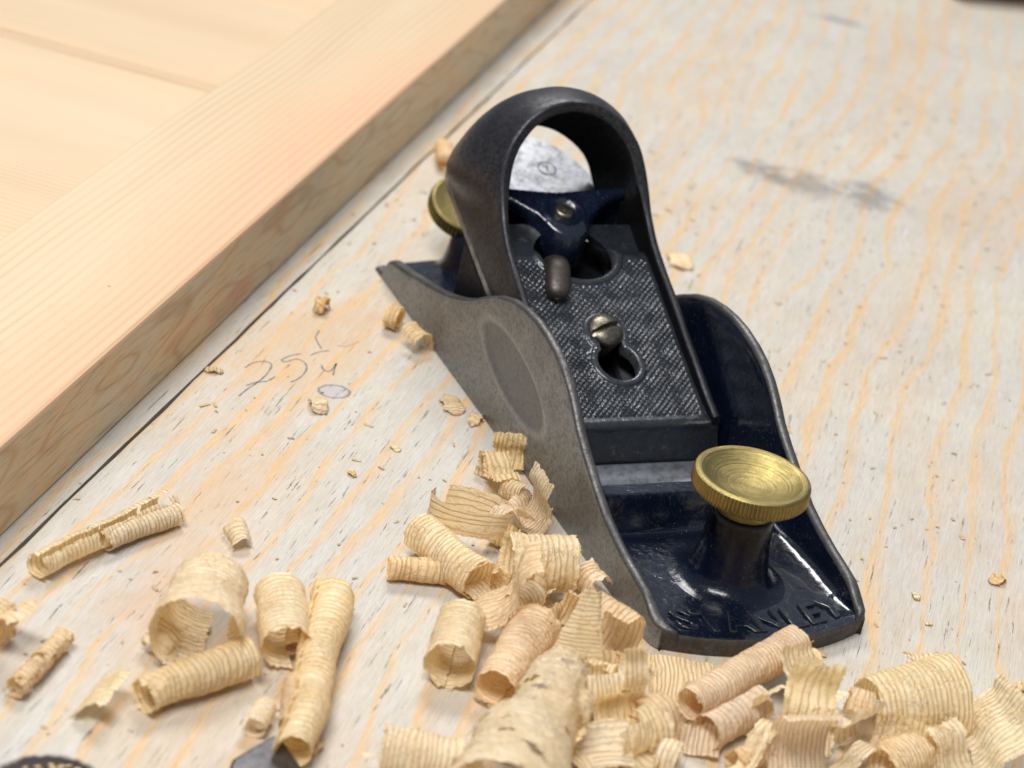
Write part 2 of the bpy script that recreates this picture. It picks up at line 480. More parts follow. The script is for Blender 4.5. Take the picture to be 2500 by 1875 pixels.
def mat_iron():
    t = NT('blade_steel')
    p = t.coords()
    n = t.noise(p, .35, 6, .75)
    c = t.mix(t.ramp(n, [(.36, 1.0), (.56, 0.0)]), (.36, .37, .39), (.16, .17, .185))
    dk = t.ramp(t.noise(p, .9, 5, .8), [(.62, 0.0), (.70, .6)])
    c = t.mix(dk, c, (.10, .11, .12))
    t.bump(t.noise(t.remap(p, scale=(2.4, .15, 1)), 1.0, 4), .03)
    return t.set(Base_Color=c, Metallic=.9, Roughness=t.ramp(n, [(.3, .42), (.7, .3)]))

def mat_shaving(name, a, b, line, ring=1.0, amt=.50):
    """thin translucent wood: growth rings cross the roll, u runs along the roll in mm, v around it"""
    t = NT(name)
    uv = t.node('ShaderNodeUVMap', uv_map='UVMap').outputs[0]
    oi = t.node('ShaderNodeObjectInfo')
    rnd = oi.outputs['Random']
    X, Y, _ = t.sep(uv)
    off = t.math('MULTIPLY', rnd, 37)
    P3 = t.comb(X, Y, off)
    w = t.noise(t.remap(P3, scale=(.16, .05, 1)), 1.0, 3)
    w2 = t.noise(t.remap(P3, scale=(.7, .35, 1)), 1.0, 3, .6)
    u = t.math('ADD', t.math('MULTIPLY', X, t.math('MULTIPLY_ADD', t.math('FRACT', t.math('MULTIPLY', rnd, 5.1)), ring * .55, ring * .6)), t.math('MULTIPLY', w, 3.8))
    u = t.math('ADD', t.math('ADD', u, off), t.math('MULTIPLY', w2, .25))
    fr = t.math('FRACT', u)
    wd = t.noise(t.remap(P3, scale=(.25, .05, 1)), 1.0, 3, .6)
    ln = t.ramp(t.math('ABSOLUTE', t.math('SUBTRACT', fr, .5)), [(.0, 1.0), (.07, .75), (.24, 0.0)])
    la = t.ramp(wd, [(.32, .3), (.6, 1.0)])
    blot = t.noise(P3, .25, 4, .6)
    base = t.mix(t.ramp(blot, [(.35, 0.0), (.65, 1.0)]), a, b)
    hs = t.node('ShaderNodeHueSaturation'); t.l.new(base, hs.inputs['Color'])
    t.put(hs.inputs['Saturation'], t.math('MULTIPLY_ADD', t.math('FRACT', t.math('MULTIPLY', rnd, 7.3)), .35, .8))
    t.put(hs.inputs['Value'], t.math('MULTIPLY_ADD', t.math('FRACT', t.math('MULTIPLY', rnd, 3.7)), .12, .92))
    c = t.mix(t.math('MULTIPLY', t.math('MULTIPLY', ln, la), amt), hs.outputs[0], line)
    vv = t.node('ShaderNodeTexVoronoi', feature='DISTANCE_TO_EDGE'); vv.inputs['Scale'].default_value = 1.0
    wv = t.noise(P3, .9, 3, .6, color=True)
    av = t.node('ShaderNodeVectorMath', operation='MULTIPLY_ADD'); t.l.new(wv, av.inputs[0]); av.inputs[1].default_value = (.9, .9, 0)
    t.l.new(t.remap(P3, scale=(1.15, .75, 1)), av.inputs[2]); t.l.new(av.outputs[0], vv.inputs['Vector'])
    cm_ = t.ramp(t.noise(P3, .18, 3, .6, ), [(.42, 0.0), (.6, 1.0)])
    crk = t.ramp(vv.outputs[0], [(.0, 0.0), (.14, 1.0)])
    crm = t.math('MULTIPLY', t.math('SUBTRACT', 1.0, crk), cm_)
    c = t.mix(t.math('MULTIPLY', crm, .10), c, line)
    fine = t.noise(t.remap(P3, scale=(4, 1.2, 1)), 1.0, 3, .6)
    c = t.mix(t.ramp(fine, [(.28, .12), (.48, 0.0)]), c, line)
    h = t.math('ADD', t.math('MULTIPLY', ln, -1.0), t.math('MULTIPLY', crm, -.7))
    h = t.math('ADD', h, t.math('MULTIPLY', t.noise(t.remap(P3, scale=(.9, 1.3, 1)), 1.0, 3), 1.0))
    bn = t.bump(h, .22)
    t.set(Base_Color=c, Roughness=.5, Specular_IOR_Level=.4)
    tr = t.node('ShaderNodeBsdfTranslucent'); t.l.new(bn, tr.inputs['Normal'])
    t.l.new(t.mix(.8, c, (1.0, .84, .58), 'MULTIPLY'), tr.inputs['Color'])
    mx = t.node('ShaderNodeMixShader'); mx.inputs[0].default_value = .40
    t.l.new(t.b.outputs[0], mx.inputs[1]); t.l.new(tr.outputs[0], mx.inputs[2])
    t.l.new(mx.outputs[0], t.out.inputs[0])
    return t.m

def mat_plain(name, base, rough=.6, metal=0.0, nscale=.5, var=.6, bump=.1):
    t = NT(name); p = t.coords()
    n = t.noise(p, nscale, 5, .65)
    c = t.mix(t.ramp(n, [(.35, 0.0), (.65, 1.0)]), base, tuple(x * var for x in base))
    t.bump(n, bump)
    return t.set(Base_Color=c, Roughness=rough, Metallic=metal)

M_bench = mat_bench()
M_top = mat_stile_top(); M_side = mat_stile_side(); M_panel = mat_panel()
M_cheek = mat_steel('worn_cast_iron', (.315, .330, .340), (.10, .102, .104), .38, .6, .8, oval=True, mott=.80)
M_edge = mat_steel('edge_iron', (.16, .155, .15), (.05, .05, .05), .38, .7, .75)
M_sole = mat_steel('sole_iron', (.13, .12, .105), (.04, .036, .03), .5, .8, .6)
M_blue = mat_paint('blue_japanning', (.0018, .0036, .0108), .14, .75, wear=.35, wearcol=(.09, .09, .09), lumps=.24, coat=.5)
M_post = mat_paint('post_japanning', (.0015, .003, .009), .2, .4, lumps=.15, coat=.12, spec=.3)
M_black = mat_paint('dark_inner_paint', (.003, .0035, .005), .45, .1, lumps=.1, coat=.0, spec=.2)
M_cap = mat_paint('cap_paint', (.008, .0095, .0125), .26, .4, wear=.8, wearcol=(.16, .165, .17), lumps=.12, coat=.1)
M_hood = mat_steel('worn_hood', (.066, .063, .066), (.008, .010, .018), .32, .95, .6)
M_hoodin = mat_paint('hood_inner_paint', (.002, .0022, .0026), .5, .1, lumps=.1, coat=.0, spec=.15)
M_knurl = mat_paint('knurled_paint', (.014, .0165, .021), .24, .3, wear=.35, wearcol=(.20, .22, .25), lumps=.06, coat=.2)
M_web = mat_paint('web_paint', (.0035, .0062, .0155), .2, .8, lumps=.22, coat=.5)
M_brass = mat_brass(centre=(0, 22)); M_brass2 = mat_brass('dull_brass', False, .38, k=.6)
M_iron = mat_iron()
M_screw = mat_steel('screw_steel', (.34, .31, .25), (.07, .055, .035), .28, .7, .95)
M_lever = mat_steel('lever_steel', (.10, .082, .07), (.03, .024, .02), .34, .7, .6)
M_pencil = mat_plain('pencil_line', (.16, .165, .18), .5)
M_dark = mat_plain('dark_steel', (.085, .08, .085), .4, .6, .4, .5, .15)
M_brown = mat_plain('brown_wood', (.10, .045, .028), .5, 0, .05)
M_gap = mat_plain('gap_dark', (.10, .075, .05), .9)  # dark brown layer beneath the bench seam
SHV = [mat_shaving('pale_shaving', lin(253, 241, 208), lin(249, 231, 188), lin(222, 170, 98)),
       mat_shaving('golden_shaving', lin(250, 229, 182), lin(243, 216, 162), lin(210, 154, 82)),
       mat_shaving('pink_shaving', lin(250, 230, 194), lin(244, 218, 178), lin(212, 162, 106), amt=.45)]

# ------------------------------------------------------------------ the bench top (structure)
def slab(name, poly, z0, z1, mat, kind=None, parent=None, mats=None):
    n = len(poly)
    V = [(x, y, z1) for x, y in poly] + [(x, y, z0) for x, y in poly]
    F = [tuple(range(n)), tuple(range(2 * n - 1, n - 1, -1))] + [(i, i + n, (i + 1) % n + n, (i + 1) % n) for i in range(n)]
    o = mesh_obj(name, V, F, mats or mat, parent, smooth=False)
    fixn(o)
    if kind: o['kind'] = kind
    return o
c0 = np.array([-108.6, 98.7]); c1 = np.array([119.6, 392.1])
cd = (c1 - c0) / np.linalg.norm(c1 - c0); cn = np.array([cd[1], -cd[0]])
def wavy(off, amp, seed, a=-420, b=900, n=160):
    return [tuple(c0 + cd * s + cn * (off + amp * mn.noise(Vector((s * .05, seed, 0))) + amp * .5 * mn.noise(Vector((s * .3, seed, 5))))) for s in np.linspace(a, b, n)]
seam_r = wavy(.45, .5, 1); seam_l = wavy(-.45, .4, 9)
far_r = [tuple(c0 + cd * 900 + cn * 620), tuple(c0 - cd * 420 + cn * 620)]
far_l = [tuple(c0 + cd * 900 - cn * 420), tuple(c0 - cd * 420 - cn * 420)]
slab('bench_top', seam_r + far_r, -18, 0, M_bench, 'structure')
slab('bench_top_back_board', seam_l + far_l, -18, -.1, M_bench, 'structure')
slab('bench_underlayer', [tuple(c0 + cd * 900 + cn * 600), tuple(c0 - cd * 420 + cn * 600), tuple(c0 - cd * 420 - cn * 400), tuple(c0 + cd * 900 - cn * 400)], -30, -18.2, M_gap, 'structure')

# ------------------------------------------------------------------ the framed panel lying on the bench
door = empty('cabinet_door', (-60, 190, 0))
tag(door, 'pale pine frame board with tongue and groove panel behind it, lying along the bench seam', 'cabinet door')
def bp(s, w, z):   # s along the board from its near bottom line, w across it away from the bench seam
    o = np.array([-55.1, 177.5, 0]) + BD * s + BN * w
    return (o[0], o[1], z)
s0, s1, W0, W1, TH = -260, 520, .6, 45.5, 22.0
prof = [(W0, .3), (W0, TH - 1.0), (W0 + .25, TH - .35), (W0 + .9, TH), (W1 - .8, TH), (W1 - .2, TH - .3), (W1, TH - .9), (W1, .3)]
V = []; ns = 60
for i in range(ns):
    s = s0 + (s1 - s0) * i / (ns - 1)
    for w, z in prof: V.append(bp(s, w, z))
F = grid_faces(ns, len(prof), False, True)
midx = []
for i in range(ns - 1):
    for j in range(len(prof)): midx.append(1 if j in (0, 5, 6, 7) else 0)
F += [tuple(range(len(prof))), tuple(range((ns - 1) * len(prof), ns * len(prof)))[::-1]]; midx += [1, 1]
fixn(mesh_obj('stile', V, F, [M_top, M_side], door, smooth=False, midx=midx))
PZ = 13.0
gs = -55.1  # groove passes through this point, running square to the stile
gp = G(9, 231, 131, PZ)
sg = float(np.dot(gp - np.array([-55.1, 177.5, PZ]), BD))
def panel(name, sa, sb):
    pr = [(sa, PZ - 7.0), (sa + .3, PZ - 2.8), (sa + 3.2, PZ), (sb - 3.2, PZ), (sb - .3, PZ - 2.8), (sb, PZ - 7.0), (sb, PZ - 8), (sa, PZ - 8)]
    V = [bp(s, w, z) for w in (W1 + .02, W1 + 400) for s, z in pr]
    n = len(pr)
    F = [(i, (i + 1) % n, (i + 1) % n + n, i + n) for i in range(n)] + [tuple(range(n)), tuple(range(2 * n - 1, n - 1, -1))]
    return fixn(mesh_obj(name, V, F, M_panel, door, smooth=False))
panel('panel_board', sg - 150, sg - .6)
panel('panel_board', sg + .6, sg + 150)

# ------------------------------------------------------------------ block plane
plane = empty('block_plane', (0, 90, 0))
tag(plane, 'worn dark blue cast iron block plane with brass knobs, standing on the bench among shavings', 'hand plane')

def hw(y):       # half width of the body
    return interp([(-1.5, 23.9), (0, 24.7), (2, 25.1), (5, 25.3), (40, 25.9), (88, 26.4), (135, 27.2), (175, 27.8), (190, 27.8)], y)
WT = [(-5, 5.2), (2, 5.8), (5.5, 6.7), (8.6, 7.7), (12.4, 8.6), (17, 9.4), (22, 10.1), (28, 11.4), (34.2, 13.2), (39, 15.4),
      (44.2, 18.2), (48.5, 20.4), (53.5, 23.4), (57.5, 26.8), (61.5, 29.6), (66, 31.8), (71, 33.3), (77.5, 34.4), (83.5, 34.6),
      (89, 34.2), (96, 32.9), (103, 30.4), (110, 26.7), (116, 23.1), (122, 20.2), (130, 17.0), (138, 14.6), (147, 12.4),
      (158, 9.9), (167, 8.4), (172, 7.6), (175.5, 6.4), (177.5, 4.0), (179, 1.5), (182, 1.0), (190, 1)]
def floorz(y, x):
    toe = 4.0 + .4 * sm(y, 6, 0)
    rib = 8.6 * sm(y, 40.6, 43.6) * sm(y, 49.6, 47.2)
    z = toe + rib
    z = z - 3.3 * sm(y, 48, 51)
    z = z + 2.2 * sm(y, 76, 80)
    z = z + .0 * x
    return z
def sect(y):
    """cross section, left outer foot -> left top -> floor -> right, as rows (x, z, material)"""
    w = float(hw(y)); h = float(interp(WT, y)); fz = float(floorz(y, 0))
    fz = min(fz, h - .15) if y > 60 else fz
    left = []
    foot = .35
    left.append((-w + foot, 0)); left.append((-w + .1, .12)); left.append((-w, .5))
    nz = 26
    for k in range(1, nz):
        z = .5 + (h - 1.3 - .5) * k / nz
        left.append((-w, z))
    th = float(interp([(0, 3.0), (20, 2.4), (60, 2.5), (100, 2.6), (150, 3.0), (180, 3.4)], y))
    left.append((-w + .06, h - .75)); left.append((-w + .35, h - .25)); left.append((-w + .9, h))
    left.append((-w + th - .9, h + .02)); left.append((-w + th - .3, h - .3)); left.append((-w + th, h - .95))
    # inner draft and fillet
    hi = h - 1.0
    fr = min(2.6, max(.3, (hi - fz) * .6))
    base = -w + th + 1.6 * sm(hi - fz, 0, 12)
    for k in range(1, 9):
        t = k / 9
        z = hi + (fz + fr - hi) * t
        left.append((-w + th + (base + w - th) * t, z))
    for k in range(0, 6):
        a = k / 5 * math.pi / 2
        left.append((base + fr * (1 - math.cos(a)), fz + fr * (1 - math.sin(a))))
    xs = left[-1][0]
    nf = 16
    row = list(left)
    for k in range(1, nf):
        row.append((xs + (-2 * xs) * k / nf, fz))
    row += [(-x, z) for x, z in reversed(left)]
    return row, len(left), nf
ys = sorted(set(list(np.arange(-1.5, 40, 1.0)) + list(np.arange(40, 52, .4)) + list(np.arange(52, 186, 1.0)) + [.2, .6, 1.4]))
rows = []
for y in ys:
    r_, nl, nf = sect(y)
    rows.append(r_)
npt = len(rows[0])
YF = lambda x: -.9 + 5.9 * (abs(x) / 25.0) ** 2.2                 # front outline in plan
YH = lambda x: 183.0 - 4.2 * (abs(x) / 27.0) ** 2.0               # heel outline in plan
V = []
for i, y in enumerate(ys):
    for j, (x, z) in enumerate(rows[i]):
        # squeeze stations into the curved toe and heel
        yf, yh = YF(x), YH(x)
        t = (y - ys[0]) / (ys[-1] - ys[0])
        yy = y
        if y < 12: yy = yf + (12 - yf) * (y - ys[0]) / (12 - ys[0])
        if y > 150: yy = 150 + (yh - 150) * (y - 150) / (ys[-1] - 150)
        xx = x
        if j < nl and x < 0 and 3 <= j <= 28:      # finger recess
            for sgn in (1,):
                L = math.hypot((yy - 88.5) / 21.5, (z - 17.2 - (yy - 88.5) * .12) / 7.4)
                xx += .75 * float(sm(L, 1.0, .72))
        if j >= npt - nl and x > 0 and npt - 29 <= j <= npt - 4:
            L = math.hypot((yy - 88.5) / 21.5, (z - 17.2 - (yy - 88.5) * .12) / 7.4)
            xx -= .75 * float(sm(L, 1.0, .72))
        if 29 < j < npt - 30:
            z += .10 * mn.noise(Vector((x * .25, yy * .25, 3)))
        V.append((xx, yy, z))
F = grid_faces(len(ys), npt)
midx = []
for i in range(len(ys) - 1):
    for j in range(npt - 1):
        jj = min(j, npt - 2 - j)
        if jj < 28: k = 0
        elif jj < 33: k = 1
        else: k = 2
        midx.append(k)
# front and back faces, sole
nv = len(V)
def endcap(i, fl):
    base = i * npt
    global F, midx
    half = npt // 2
    # strips joining each point to its foot on the sole
    feet = {}
    for j in range(npt):
        x, y, z = V[base + j]
        feet[j] = len(V); V.append((x * .985, y + (.25 if i == 0 else -.25), 0.0))
    mids = {}
    for j in range(npt):
        x, y, z = V[base + j]
        mids[j] = len(V); V.append((x, y - (.5 if i == 0 else -.3) * 1.0, max(z - .8, 0) if z > 1 else z * .5))
    for j in range(npt - 1):
        F.append((base + j, base + j + 1, mids[j + 1], mids[j])); midx.append(1)
        F.append((mids[j], mids[j + 1], feet[j + 1], feet[j])); midx.append(3)
endcap(0, False); endcap(len(ys) - 1, True)
# sole
for i in range(len(ys) - 1):
    F.append((i * npt, (i + 1) * npt, (i + 2) * npt - 1, (i + 1) * npt - 1)); midx.append(3)
body = mesh_obj('body', V, F, [M_cheek, M_edge, M_blue, M_sole], plane, midx=midx, angle=55)
fixn(body)

# raised lettering cast in the toe
def text_mesh(s, size, depth, mat, name, parent, warp, offset=.0, bev=.15):
    cu = bpy.data.curves.new(name, 'FONT')
    cu.body = s; cu.size = size; cu.extrude = depth; cu.bevel_depth = bev; cu.bevel_resolution = 2; cu.offset = offset
    cu.align_x = 'CENTER'; cu.space_character = 1.06; cu.resolution_u = 6
    tmp = bpy.data.objects.new('t', cu); col.objects.link(tmp)
    dg = bpy.context.evaluated_depsgraph_get()
    me = bpy.data.meshes.new_from_object(tmp.evaluated_get(dg))
    bpy.data.objects.remove(tmp); bpy.data.curves.remove(cu)
    co = np.empty(len(me.vertices) * 3); me.vertices.foreach_get('co', co); co = co.reshape(-1, 3)
    V = [warp(*p) for p in co]
    F = [tuple(p.vertices) for p in me.polygons]
    bpy.data.meshes.remove(me)
    return mesh_obj(name, V, F, mat, parent, smooth=True, angle=50)
def warp_toe(x, y, z):
    xx = x * .93 + .6
    yb = 2.0 + .0095 * xx * xx + y * 1.0
    return (xx + y * .06 * xx / 18, yb, 4.22 + z)
text_mesh('STANLEY', 9.9, .30, M_blue, 'lettering', plane, warp_toe, offset=.10, bev=.20)

# front post and brass knob
KC = (0, 22.3)
pf = [(12.5, 4.02), (11.0, 4.35), (9.6, 5.1), (8.7, 6.2), (8.15, 7.6), (7.6, 11), (7.15, 15), (6.9, 18.5), (6.75, 20.0), (6.4, 20.7), (5.4, 20.9), (0.1, 20.9)]
P_ = cr_resample(pf, 50)
V, F = lathe(P_, 64, (KC[0], KC[1], 0), rmod=lambda i, k, a: .12 * mn.noise(Vector((math.cos(a) * 1.5, math.sin(a) * 1.5, i * .1))))
V = [np.array([x, y + max(0, 10 - z) * .16 * (1 if y > KC[1] else .3) * (1 if y > KC[1] else -1), z]) for x, y, z in V]
mesh_obj('front_post', V, F, M_post, plane)
kp = [(6.0, 20.5), (6.2, 21.2), (6.25, 22.2), (6.3, 23.4), (6.7, 24.3), (8.0, 24.75), (10.2, 25.0), (11.6, 25.2), (12.2, 25.6), (12.45, 26.1), (12.45, 27.4), (12.45, 28.6), (12.2, 29.2), (11.8, 29.45), (11.2, 29.5),
      (10.6, 29.35), (9.9, 28.9), (8.8, 28.3), (7.2, 27.65), (5.4, 27.15), (3.4, 26.85), (1.6, 26.7), (0.05, 26.65)]
kq = []
for a, b in zip(kp[:-1], kp[1:]):
    for t in (0, .5): kq.append((a[0] + (b[0] - a[0]) * t, a[1] + (b[1] - a[1]) * t))
kq.append(kp[-1])
def knurl(i, k, a):
    r, z = kq[i]
    if r > 12.0 and 25.4 < z < 29.0: return -.38 * (0.5 + .5 * math.cos(a * 92)) + 0.05 * mn.noise(Vector((k * .2, z, 0)))
    return 0
V, F = lathe(kq, 92 * 8, (KC[0], KC[1], 0), rmod=knurl)
mesh_obj('front_knob', V, F, M_brass, plane, angle=60)

# cutting iron
SL = .357
def ipt(x, y, dz=0.0): return (x, y, (y - 59) * SL + dz)
def sdf_grid(inside, fx, x0, x1, y0, y1, h, thick, name, mats, parent, holes=None, frame=None, zfun=None, ringfun=None):
    """flat plate on a grid whose rim is snapped onto the outline where inside(x, y) = 0 (negative is solid)"""
    nx = int(round((x1 - x0) / h)) + 1; ny = int(round((y1 - y0) / h)) + 1
    P = np.zeros((nx, ny, 2)); D = np.zeros((nx, ny))
    for i in range(nx):
        for j in range(ny):
            x, y = x0 + i * h, y0 + j * h
            d = inside(x, y)
            if abs(d) < h * .75:
                e = .02
                gx = (inside(x + e, y) - inside(x - e, y)) / (2 * e); gy = (inside(x, y + e) - inside(x, y - e)) / (2 * e)
                g2 = gx * gx + gy * gy
                if g2 > .05: x -= d * gx / g2; y -= d * gy / g2
                d = 0
            P[i, j] = (x, y); D[i, j] = d
    idx = -np.ones((nx, ny), int); V = []; F = []
    quads = []
    for i in range(nx - 1):
        for j in range(ny - 1):
            c = [(i, j), (i + 1, j), (i + 1, j + 1), (i, j + 1)]
            if all(D[a] <= 0 for a in c) and any(D[a] < 0 for a in c): quads.append(c)
    for c in quads:
        for a in c:
            if idx[a] < 0:
                idx[a] = len(V); x, y = P[a]; V.append((x, y, zfun(x, y) if zfun else 0.0))
    for c in quads: F.append(tuple(int(idx[a]) for a in c))
    # rim walls and underside
    cnt = {}
    for f in F:
        for a, b in zip(f, f[1:] + f[:1]): cnt[(a, b)] = cnt.get((a, b), 0) + 1
    rim = [(a, b) for (a, b) in cnt if (b, a) not in cnt]
    n0 = len(V)
    low = {}
    def lo(a):
        if a not in low:
            x, y, z = V[a]; low[a] = len(V); V.append((x, y, -thick))
        return low[a]
    F2 = [(b, a, lo(a), lo(b)) for a, b in rim]
    under = [tuple(lo(a) for a in reversed(f)) for f in F[:]]
    Fa = F + F2 + under
    V = [frame(*p) for p in V]
    midx = [0] * len(F) + [min(1, len(mats) - 1)] * (len(F2) + len(under))
    return mesh_obj(name, V, Fa, mats, parent, smooth=True, midx=midx, angle=45)

CI = math.cos(math.atan(SL)); SI = math.sin(math.atan(SL))
def iron_in(x, a):
    L = 122.6
    d = max(abs(x) - 20.5, -a)
    # round end
    yc = L - 21.2
    if a > yc: d = max(d, math.hypot(x * 1.0, a - yc) - 20.5)
    ax = x; slot = max(abs(ax) - (5.2 + 8.3 * float(sm(a, 44, 48))), abs(a - 60.5) - 30.5)
    slot = max(slot, -1e9)
    return max(d, -slot)
def iron_frame(x, a, n):
    if a < 5: n = n - (5 - a) * .25
    return (x, 60.2 + a * CI - n * SI, (60.2 + a * CI - 59) * SL + n * CI + .0)
sdf_grid(iron_in, None, -21, 21, -.5, 124, .7, 1.9, 'cutting_iron', [M_iron, M_iron], plane, frame=iron_frame)
# worn circular stamp near the round end of the iron
V = []; n = 40
sx, sa = 8.5, 108.5
for k in range(n):
    for r in (2.2, 2.6):
        V.append(iron_frame(sx + r * math.cos(2 * math.pi * k / n), sa + r * math.sin(2 * math.pi * k / n), .03))
F = grid_faces(n, 2, True, False)
V2 = [iron_frame(sx + dx, sa + dy, .03) for dx, dy in [(-.9, .9), (.9, .9), (.9, .5), (-.9, .5), (-.2, .5), (.2, .5), (.2, -1), (-.2, -1)]]
b0 = len(V); V += V2; F += [(b0, b0 + 3, b0 + 2, b0 + 1), (b0 + 4, b0 + 7, b0 + 6, b0 + 5)]
M_stamp = mat_plain('stamp_grey', (.07, .075, .08), .5)
mesh_obj('maker_stamp', V, F, M_stamp, plane, smooth=False)

# bed under the iron, widened and lengthened to block light below the cap
V = []; st = [(76, 2), (80, 5.0), (100, 12.2), (128, 22.2), (141, 26.6), (143, 3)]
for x in (-20.5, 20.5):
    for y, z in st: V.append((x, y, z))
    V.append((x, 143, 1)); V.append((x, 76, 1))
n = len(st) + 2
F = [(i, (i + 1) % n, (i + 1) % n + n, i + n) for i in range(n)] + [tuple(range(n)), tuple(range(2 * n - 1, n - 1, -1))]
bevel(fixn(mesh_obj('blade_bed', V, F, M_black, plane, smooth=False)), 1.2)

# rear adjusting wheel on its post
WN = np.array([0, -.38, .93]); WN /= np.linalg.norm(WN)
WC = np.array([-2.0, 184.0, 14.5])
wp = [(3, -1.6), (5.5, -1.2), (9.8, -.9), (10.7, -.6), (11.1, 0), (11.1, 2.6), (10.8, 3.3), (10.1, 3.6), (9.2, 3.4), (6, 2.8), (.05, 2.7)]
wq = []
for a, b in zip(wp[:-1], wp[1:]):
    for t in (0, .5): wq.append((a[0] + (b[0] - a[0]) * t, a[1] + (b[1] - a[1]) * t))
wq.append(wp[-1])
V, F = lathe(wq, 60 * 8, WC, WN, rmod=lambda i, k, a: -.55 * (.5 + .5 * math.cos(60 * a)) if wq[i][0] > 10.75 and -.4 < wq[i][1] < 3.2 else 0)
mesh_obj('adjusting_wheel', V, F, M_brass2, plane, angle=60)
pp = cr_resample([(11.5, 1.2), (10.2, 2.2), (9.0, 4.2), (8.2, 7), (7.6, 9.5), (6.8, 11.2), (6.0, 12.2), (5.0, 13.0), (4.5, 15)], 36)
V = []; Fq = []
for i, (r, z) in enumerate(pp):
    for k in range(40):
        a = 2 * math.pi * k / 40
        V.append((r * math.cos(a) - 1.5, 177.5 - .0 * z + (r * math.sin(a)) * 1.0 - 4.5 + z * .15, z))
mesh_obj('rear_post', V, grid_faces(len(pp), 40, False, True), M_post, plane)

# ------------------------------------------------------------------ lever cap
CA = math.radians(24.5)
CO = np.array([0, 73.2, 11.5]); CE = np.array([0, math.cos(CA), math.sin(CA)]); CNv = np.array([0, -math.sin(CA), math.cos(CA)])
def cpt(x, a, n): return tuple(CO + np.array([x, 0, 0]) + CE * a + CNv * n)
def circ(x, a, cx, ca, r): return math.hypot(x - cx, a - ca) - r
def keyhole(x, a):
    d1 = circ(x, a, .9, 18.2, 5.2)
    d2 = circ(x, a, .4, 27.2, 4.1)
    d3 = max(abs(x - .6) - 3.1, abs(a - 23) - 5)
    return min(d1, d2, d3)
def tophole(x, a):
    # half round opening, flat side towards the web
    e = math.hypot((x - .2) / 10.2, (a - 52.5) / 9.2) - 1
    return max(e * 9.5, a - 60)
def cap_in(x, a):
    d = max(abs(x) - 20.0, -a - .4, a - 63)
    return max(d, -keyhole(x, a), -tophole(x, a))
def cap_z(x, a):
    dip = -4.6 * float(sm(a, 50.5, 58))
    dk = keyhole(x, a); dt = tophole(x, a)
    dh = min(dk, dt)
    ring = .55 * float(sm(dh, 1.9, 1.3)) * float(sm(dh, -.3, .35))
    wgt = float(sm(dh, 1.7, 2.3)) * float(sm(a, 2.1, 2.7)) * float(sm(a, 50.5, 48.5)) * float(sm(abs(x), 18.3, 17.5))
    # keep a smooth notch left of the keyhole where the casting is damaged
    dn = math.hypot((x + 4.6) / 2.4, (a - 22.5) / 3.6)
    wgt *= float(sm(dn, .8, 1.2))
    p = 1.62
    u = (x + a) / p; v = (x - a) / p
    fu = abs((u % 1) - .5) * 2; fv = abs((v % 1) - .5) * 2
    kn = min(fu, 1) * .5 + min(fv, 1) * .5
    kn = max(0, min(fu, fv) * 1.25 - .12)
    amp = .66 + .18 * mn.noise(Vector((x * .35, a * .35, 0)))
    lip = .35 * float(sm(a, 2.2, 1.4)) * float(sm(a, -.4, .4))
    lump = .12 * mn.noise(Vector((x * .3, a * .3, 7))) + (.25 * mn.noise(Vector((x * 1.2, a * 1.2, 2))) if dn < 1.2 else 0)
    return dip + ring + wgt * kn * amp + lip + lump * (1 - wgt) - .15 * wgt
cap = sdf_grid(cap_in, None, -20.1, 20.1, -.4, 63.2, .26, 2.6, 'lever_cap', [M_knurl, M_cap], plane, frame=cpt, zfun=cap_z)
# front lip of the cap, dropping to the iron
V = []; nx = 60
fprof = [(2.6, .12), (1.5, .50), (.5, .52), (-.3, .25), (-1.0, -.5), (-2.4, -1.8), (-4.2, -3.3), (-5.8, -4.55), (-6.3, -5.1), (-5.6, -5.6), (1.0, -8.0)]
fprof = cr_resample(fprof, 34)
for i in range(nx):
    x = -20.9 + 41.8 * i / (nx - 1)
    for a, nn_ in fprof:
        V.append(cpt(x, a + .06 * mn.noise(Vector((x * .3, a, 1))), nn_ + .08 * mn.noise(Vector((x * .4, nn_, 5)))))
o = mesh_obj('cap_front_lip', V, grid_faces(nx, len(fprof)), M_cap, cap)

# side walls and hood as one shell
ST = [  # x, y front, z front, x back, y back, z back
    (20.9, 72.6, 13.6, 20.9, 73.0, 5.4),
    (20.8, 77.0, 15.8, 20.8, 77.5, 6.9),
    (20.6, 84.0, 19.6, 20.6, 85.0, 9.5),
    (20.5, 93.0, 24.0, 20.5, 95.0, 13.1),
    (20.5, 104.0, 29.4, 20.5, 109.0, 18.1),
    (20.5, 112.0, 33.2, 20.5, 124.0, 23.4),
    (20.4, 118.5, 37.2, 20.6, 140.0, 29.1),
    (20.2, 123.6, 41.6, 20.9, 153.0, 33.8),
    (19.9, 127.2, 46.6, 20.6, 158.6, 37.2),
    (18.8, 129.8, 52.0, 19.5, 159.8, 40.2),
    (16.6, 131.8, 57.2, 17.1, 160.3, 43.6),
    (12.4, 133.6, 61.9, 12.9, 160.6, 46.9),
    (6.6, 134.8, 65.1, 7.0, 160.8, 49.6),
    (0.0, 135.3, 66.3, 0.0, 160.8, 50.6)]
full = ST + [(-a, b, c, -d, e, f) for a, b, c, d, e, f in reversed(ST[:-1])]
Q = cr_resample(full, 170)
V = []; nm = 14; sec = None
mats_i = []
cen = np.array([0, 0, 0.])
